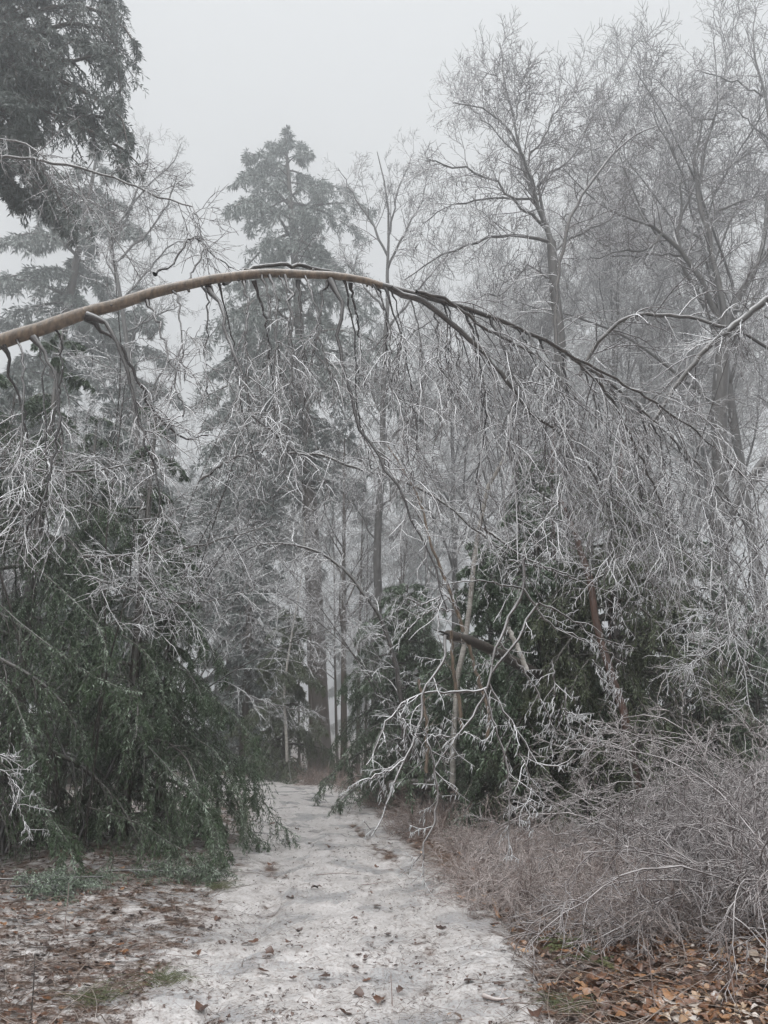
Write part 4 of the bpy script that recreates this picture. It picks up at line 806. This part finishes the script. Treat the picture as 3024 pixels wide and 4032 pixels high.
# the lone dark stalk and other upright stems
GK = 'upright dead stalks on the banks'
for k, (px, py, h, lab) in enumerate([(2478, 3540, .78, 'tall dark bare stalk standing before the mauve shrubs'), (2090, 3600, .22, 'short thin stalk where the litter meets the brush'), (2380, 3850, .34, 'pale stalk standing in the orange leaves'), (2300, 3760, .36, 'leaning stalk above the green fern'),
                                    (2585, 4000, .42, 'pale stalk at the bottom right, thickest of the leaf-bed stalks'), (2900, 3960, .40, 'stalk at the right edge of the leaf bed'), (120, 4020, .36, 'dark stalk at the bottom left corner'), (250, 3690, .42, 'stalk on the left bank by the hemlock boughs'), (590, 3780, .25, 'small stalk beside the snow on the left bank'), (1545, 3960, .2, 'lone thin blade upright on the ice')]):
    b_ = G(px, py); rg2 = np.random.default_rng(760 + k); q, rr = grow(b_[None] - [0, 0, .02], np.array([[rg2.normal(0, .06), rg2.normal(0, .06), 1.]]), h, .007 if k == 0 else .0045, 6, rg2, .025, 0, .6)
    root = thing('dead_stalk', lab, 'plant', b_, GK); MB().add(tubes(q, rr, 6)).build('stem', M['dark_limb'] if k in (0, 1, 6) else M['twig_red'], root, b_)
# fern fronds and grass tufts
for k, (px, py, lab) in enumerate([(2230, 3740, 'dark green fern flattened on the leaves at the right of the path'), (2420, 3690, 'second fern behind the flattened one, by the brush'), (2330, 3800, 'small fern nearest the orange leaves')]):
    b_ = G(px, py); rg2 = np.random.default_rng(780 + k); n = 7; az = rg2.random(n) * 6.28; root = thing('fern', lab, 'fern', b_, 'ferns in the leaf litter')
    q, rr = grow(np.tile(b_ + [0, 0, .02], (n, 1)), np.stack([np.cos(az), np.sin(az), np.full(n, .35)], 1), rg2.uniform(.2, .4, n), .003, 8, rg2, .06, .1, .4)
    mb = MB().add(tubes(q, rr, 4)); p, d, r_, tt, pl = spawn(q, rr, 36, rg2, .1, 1, (60, 80), .97); mb.add(cards(p, d, (.07 * (1.1 - tt)), .014, rg2, .1), 0, .2); mb.build('foliage', M['green'], root, b_, False)
for k, (px, py, lab) in enumerate([(370, 3945, 'green grass tuft among brown leaves at the bottom left'), (640, 3870, 'small pale grass tuft at the left snow edge'), (2230, 3980, 'yellowish grass tuft at the right edge of the snow'), (870, 3500, 'grass tuft by the hemlock boughs at the path edge')]):
    b_ = G(px, py); rg2 = np.random.default_rng(790 + k); n = 90; az = rg2.random(n) * 6.28; root = thing('grass_tuft', lab, 'grass', b_, 'grass tufts')
    q, rr = grow(np.tile(b_, (n, 1)) + rg2.normal(0, .05, (n, 3)) * [1, 1, 0], np.stack([np.cos(az), np.sin(az), np.full(n, .8)], 1), rg2.uniform(.1, .28, n), .0022, 5, rg2, .1, .25, .3)
    q[:, :, 2] = np.maximum(q[:, :, 2], b_[2] + .006); MB().add(tubes(q, rr, 3), 0, .3).build('blade_foliage', M['green'], root, b_)
# brown brushy fringe where the path bends
for k, (px, py, lab) in enumerate([(1330, 3072, 'brown weeds at the foot of the tallest pine'), (1480, 3108, 'brown weeds along the right edge of the bend'), (1590, 3175, 'brown weeds beside the path nearer than the bend'), (1180, 3062, 'brown weeds below the olive hemlock'),
                                   (1060, 3060, 'brown weeds at the far left of the bend, half behind the bent hemlock'), (1260, 3085, 'brown weeds on the outside of the bend before the trunk'), (1410, 3088, 'brown weeds right of the tallest pine trunk'), (1540, 3135, 'brown weeds at the start of the bend on the right'), (1680, 3225, 'tuft of brown weeds beside the path short of the brush'), (1730, 3290, 'brown weeds where the brush meets the snow')]):
    g_ = G(px, py); shrub('weed_tuft', lab, g_[0], g_[1], .32, 34, 2.2, 800 + k, 'weed', 'brown weeds round the bend', per=(6, 5, 2), r=.006, droop=.2, rm=(.006, .005, .004))
# thin twigs lying on the path
for k, (pts, lab) in enumerate([([(1245, 3450), (1300, 3445), (1360, 3442), (1420, 3450)], 'thin bent twig lying across the middle of the icy path'), ([(1420, 3490), (1500, 3480)], 'short twig on the ice right of the bent one'), ([(2020, 3700), (2200, 3695), (2400, 3700), (2600, 3720)], 'long pale twig lying over the right leaf bed'), ([(2250, 3930), (2500, 3905), (2800, 3900)], 'long dark twig lying across the orange leaves'), ([(1905, 3930), (1960, 3945), (2020, 3938)], 'snow-dusted stick by the right edge of the path')]):
    q = smooth([G(*p_) + [0, 0, .012] for p_ in pts], 12); q[:, 2] = ground_h(q[:, 0], q[:, 1]) + .014; root = thing('fallen_twig', lab, 'twig', q[0])
    rg2 = np.random.default_rng(820 + k); mb = MB().add(tubes(q, np.linspace(.006 if k < 4 else .018, .003, 12), 5)); levels(mb, q[None], np.full((1, 12), .005), [dict(per=5, abs=(.05, .15), r=.6, rmin=.002, S=3, grav=.1, K=3)], rg2); mb.build('stem', M['twig_red'], root, q[0])

# ================================================================== fog
bm = MB(); zx = 300.
lo, hi = np.array([-zx, -70., -1.6]), np.array([zx, 300., 34.])
vv = np.array([[x, y, z] for z in (lo[2], hi[2]) for y in (lo[1], hi[1]) for x in (lo[0], hi[0])], float)
ff = np.array([[0, 2, 3, 1], [4, 5, 7, 6], [0, 1, 5, 4], [2, 6, 7, 3], [0, 4, 6, 2], [1, 3, 7, 5]])
hm = bpy.data.materials.new('fog'); hm.use_nodes = True; t = hm.node_tree; t.nodes.clear()
om = t.nodes.new("ShaderNodeOutputMaterial"); pv = t.nodes.new("ShaderNodeVolumePrincipled")
pv.inputs['Color'].default_value = (.93, .95, .97, 1); pv.inputs['Density'].default_value = FOG; pv.inputs['Density Attribute'].default_value = ''; pv.inputs['Anisotropy'].default_value = FOG_G
t.links.new(pv.outputs[0], om.inputs['Volume'])
try: hm.cycles.homogeneous_volume = True
except Exception: pass
tag(bm.add((vv, ff)).build('haze', hm, None, None, False), kind='stuff', label='pale fog filling the wood')
print('faces', sum(len(o.data.polygons) for o in sc.objects if o.type == 'MESH'), 'objs', len(sc.objects))
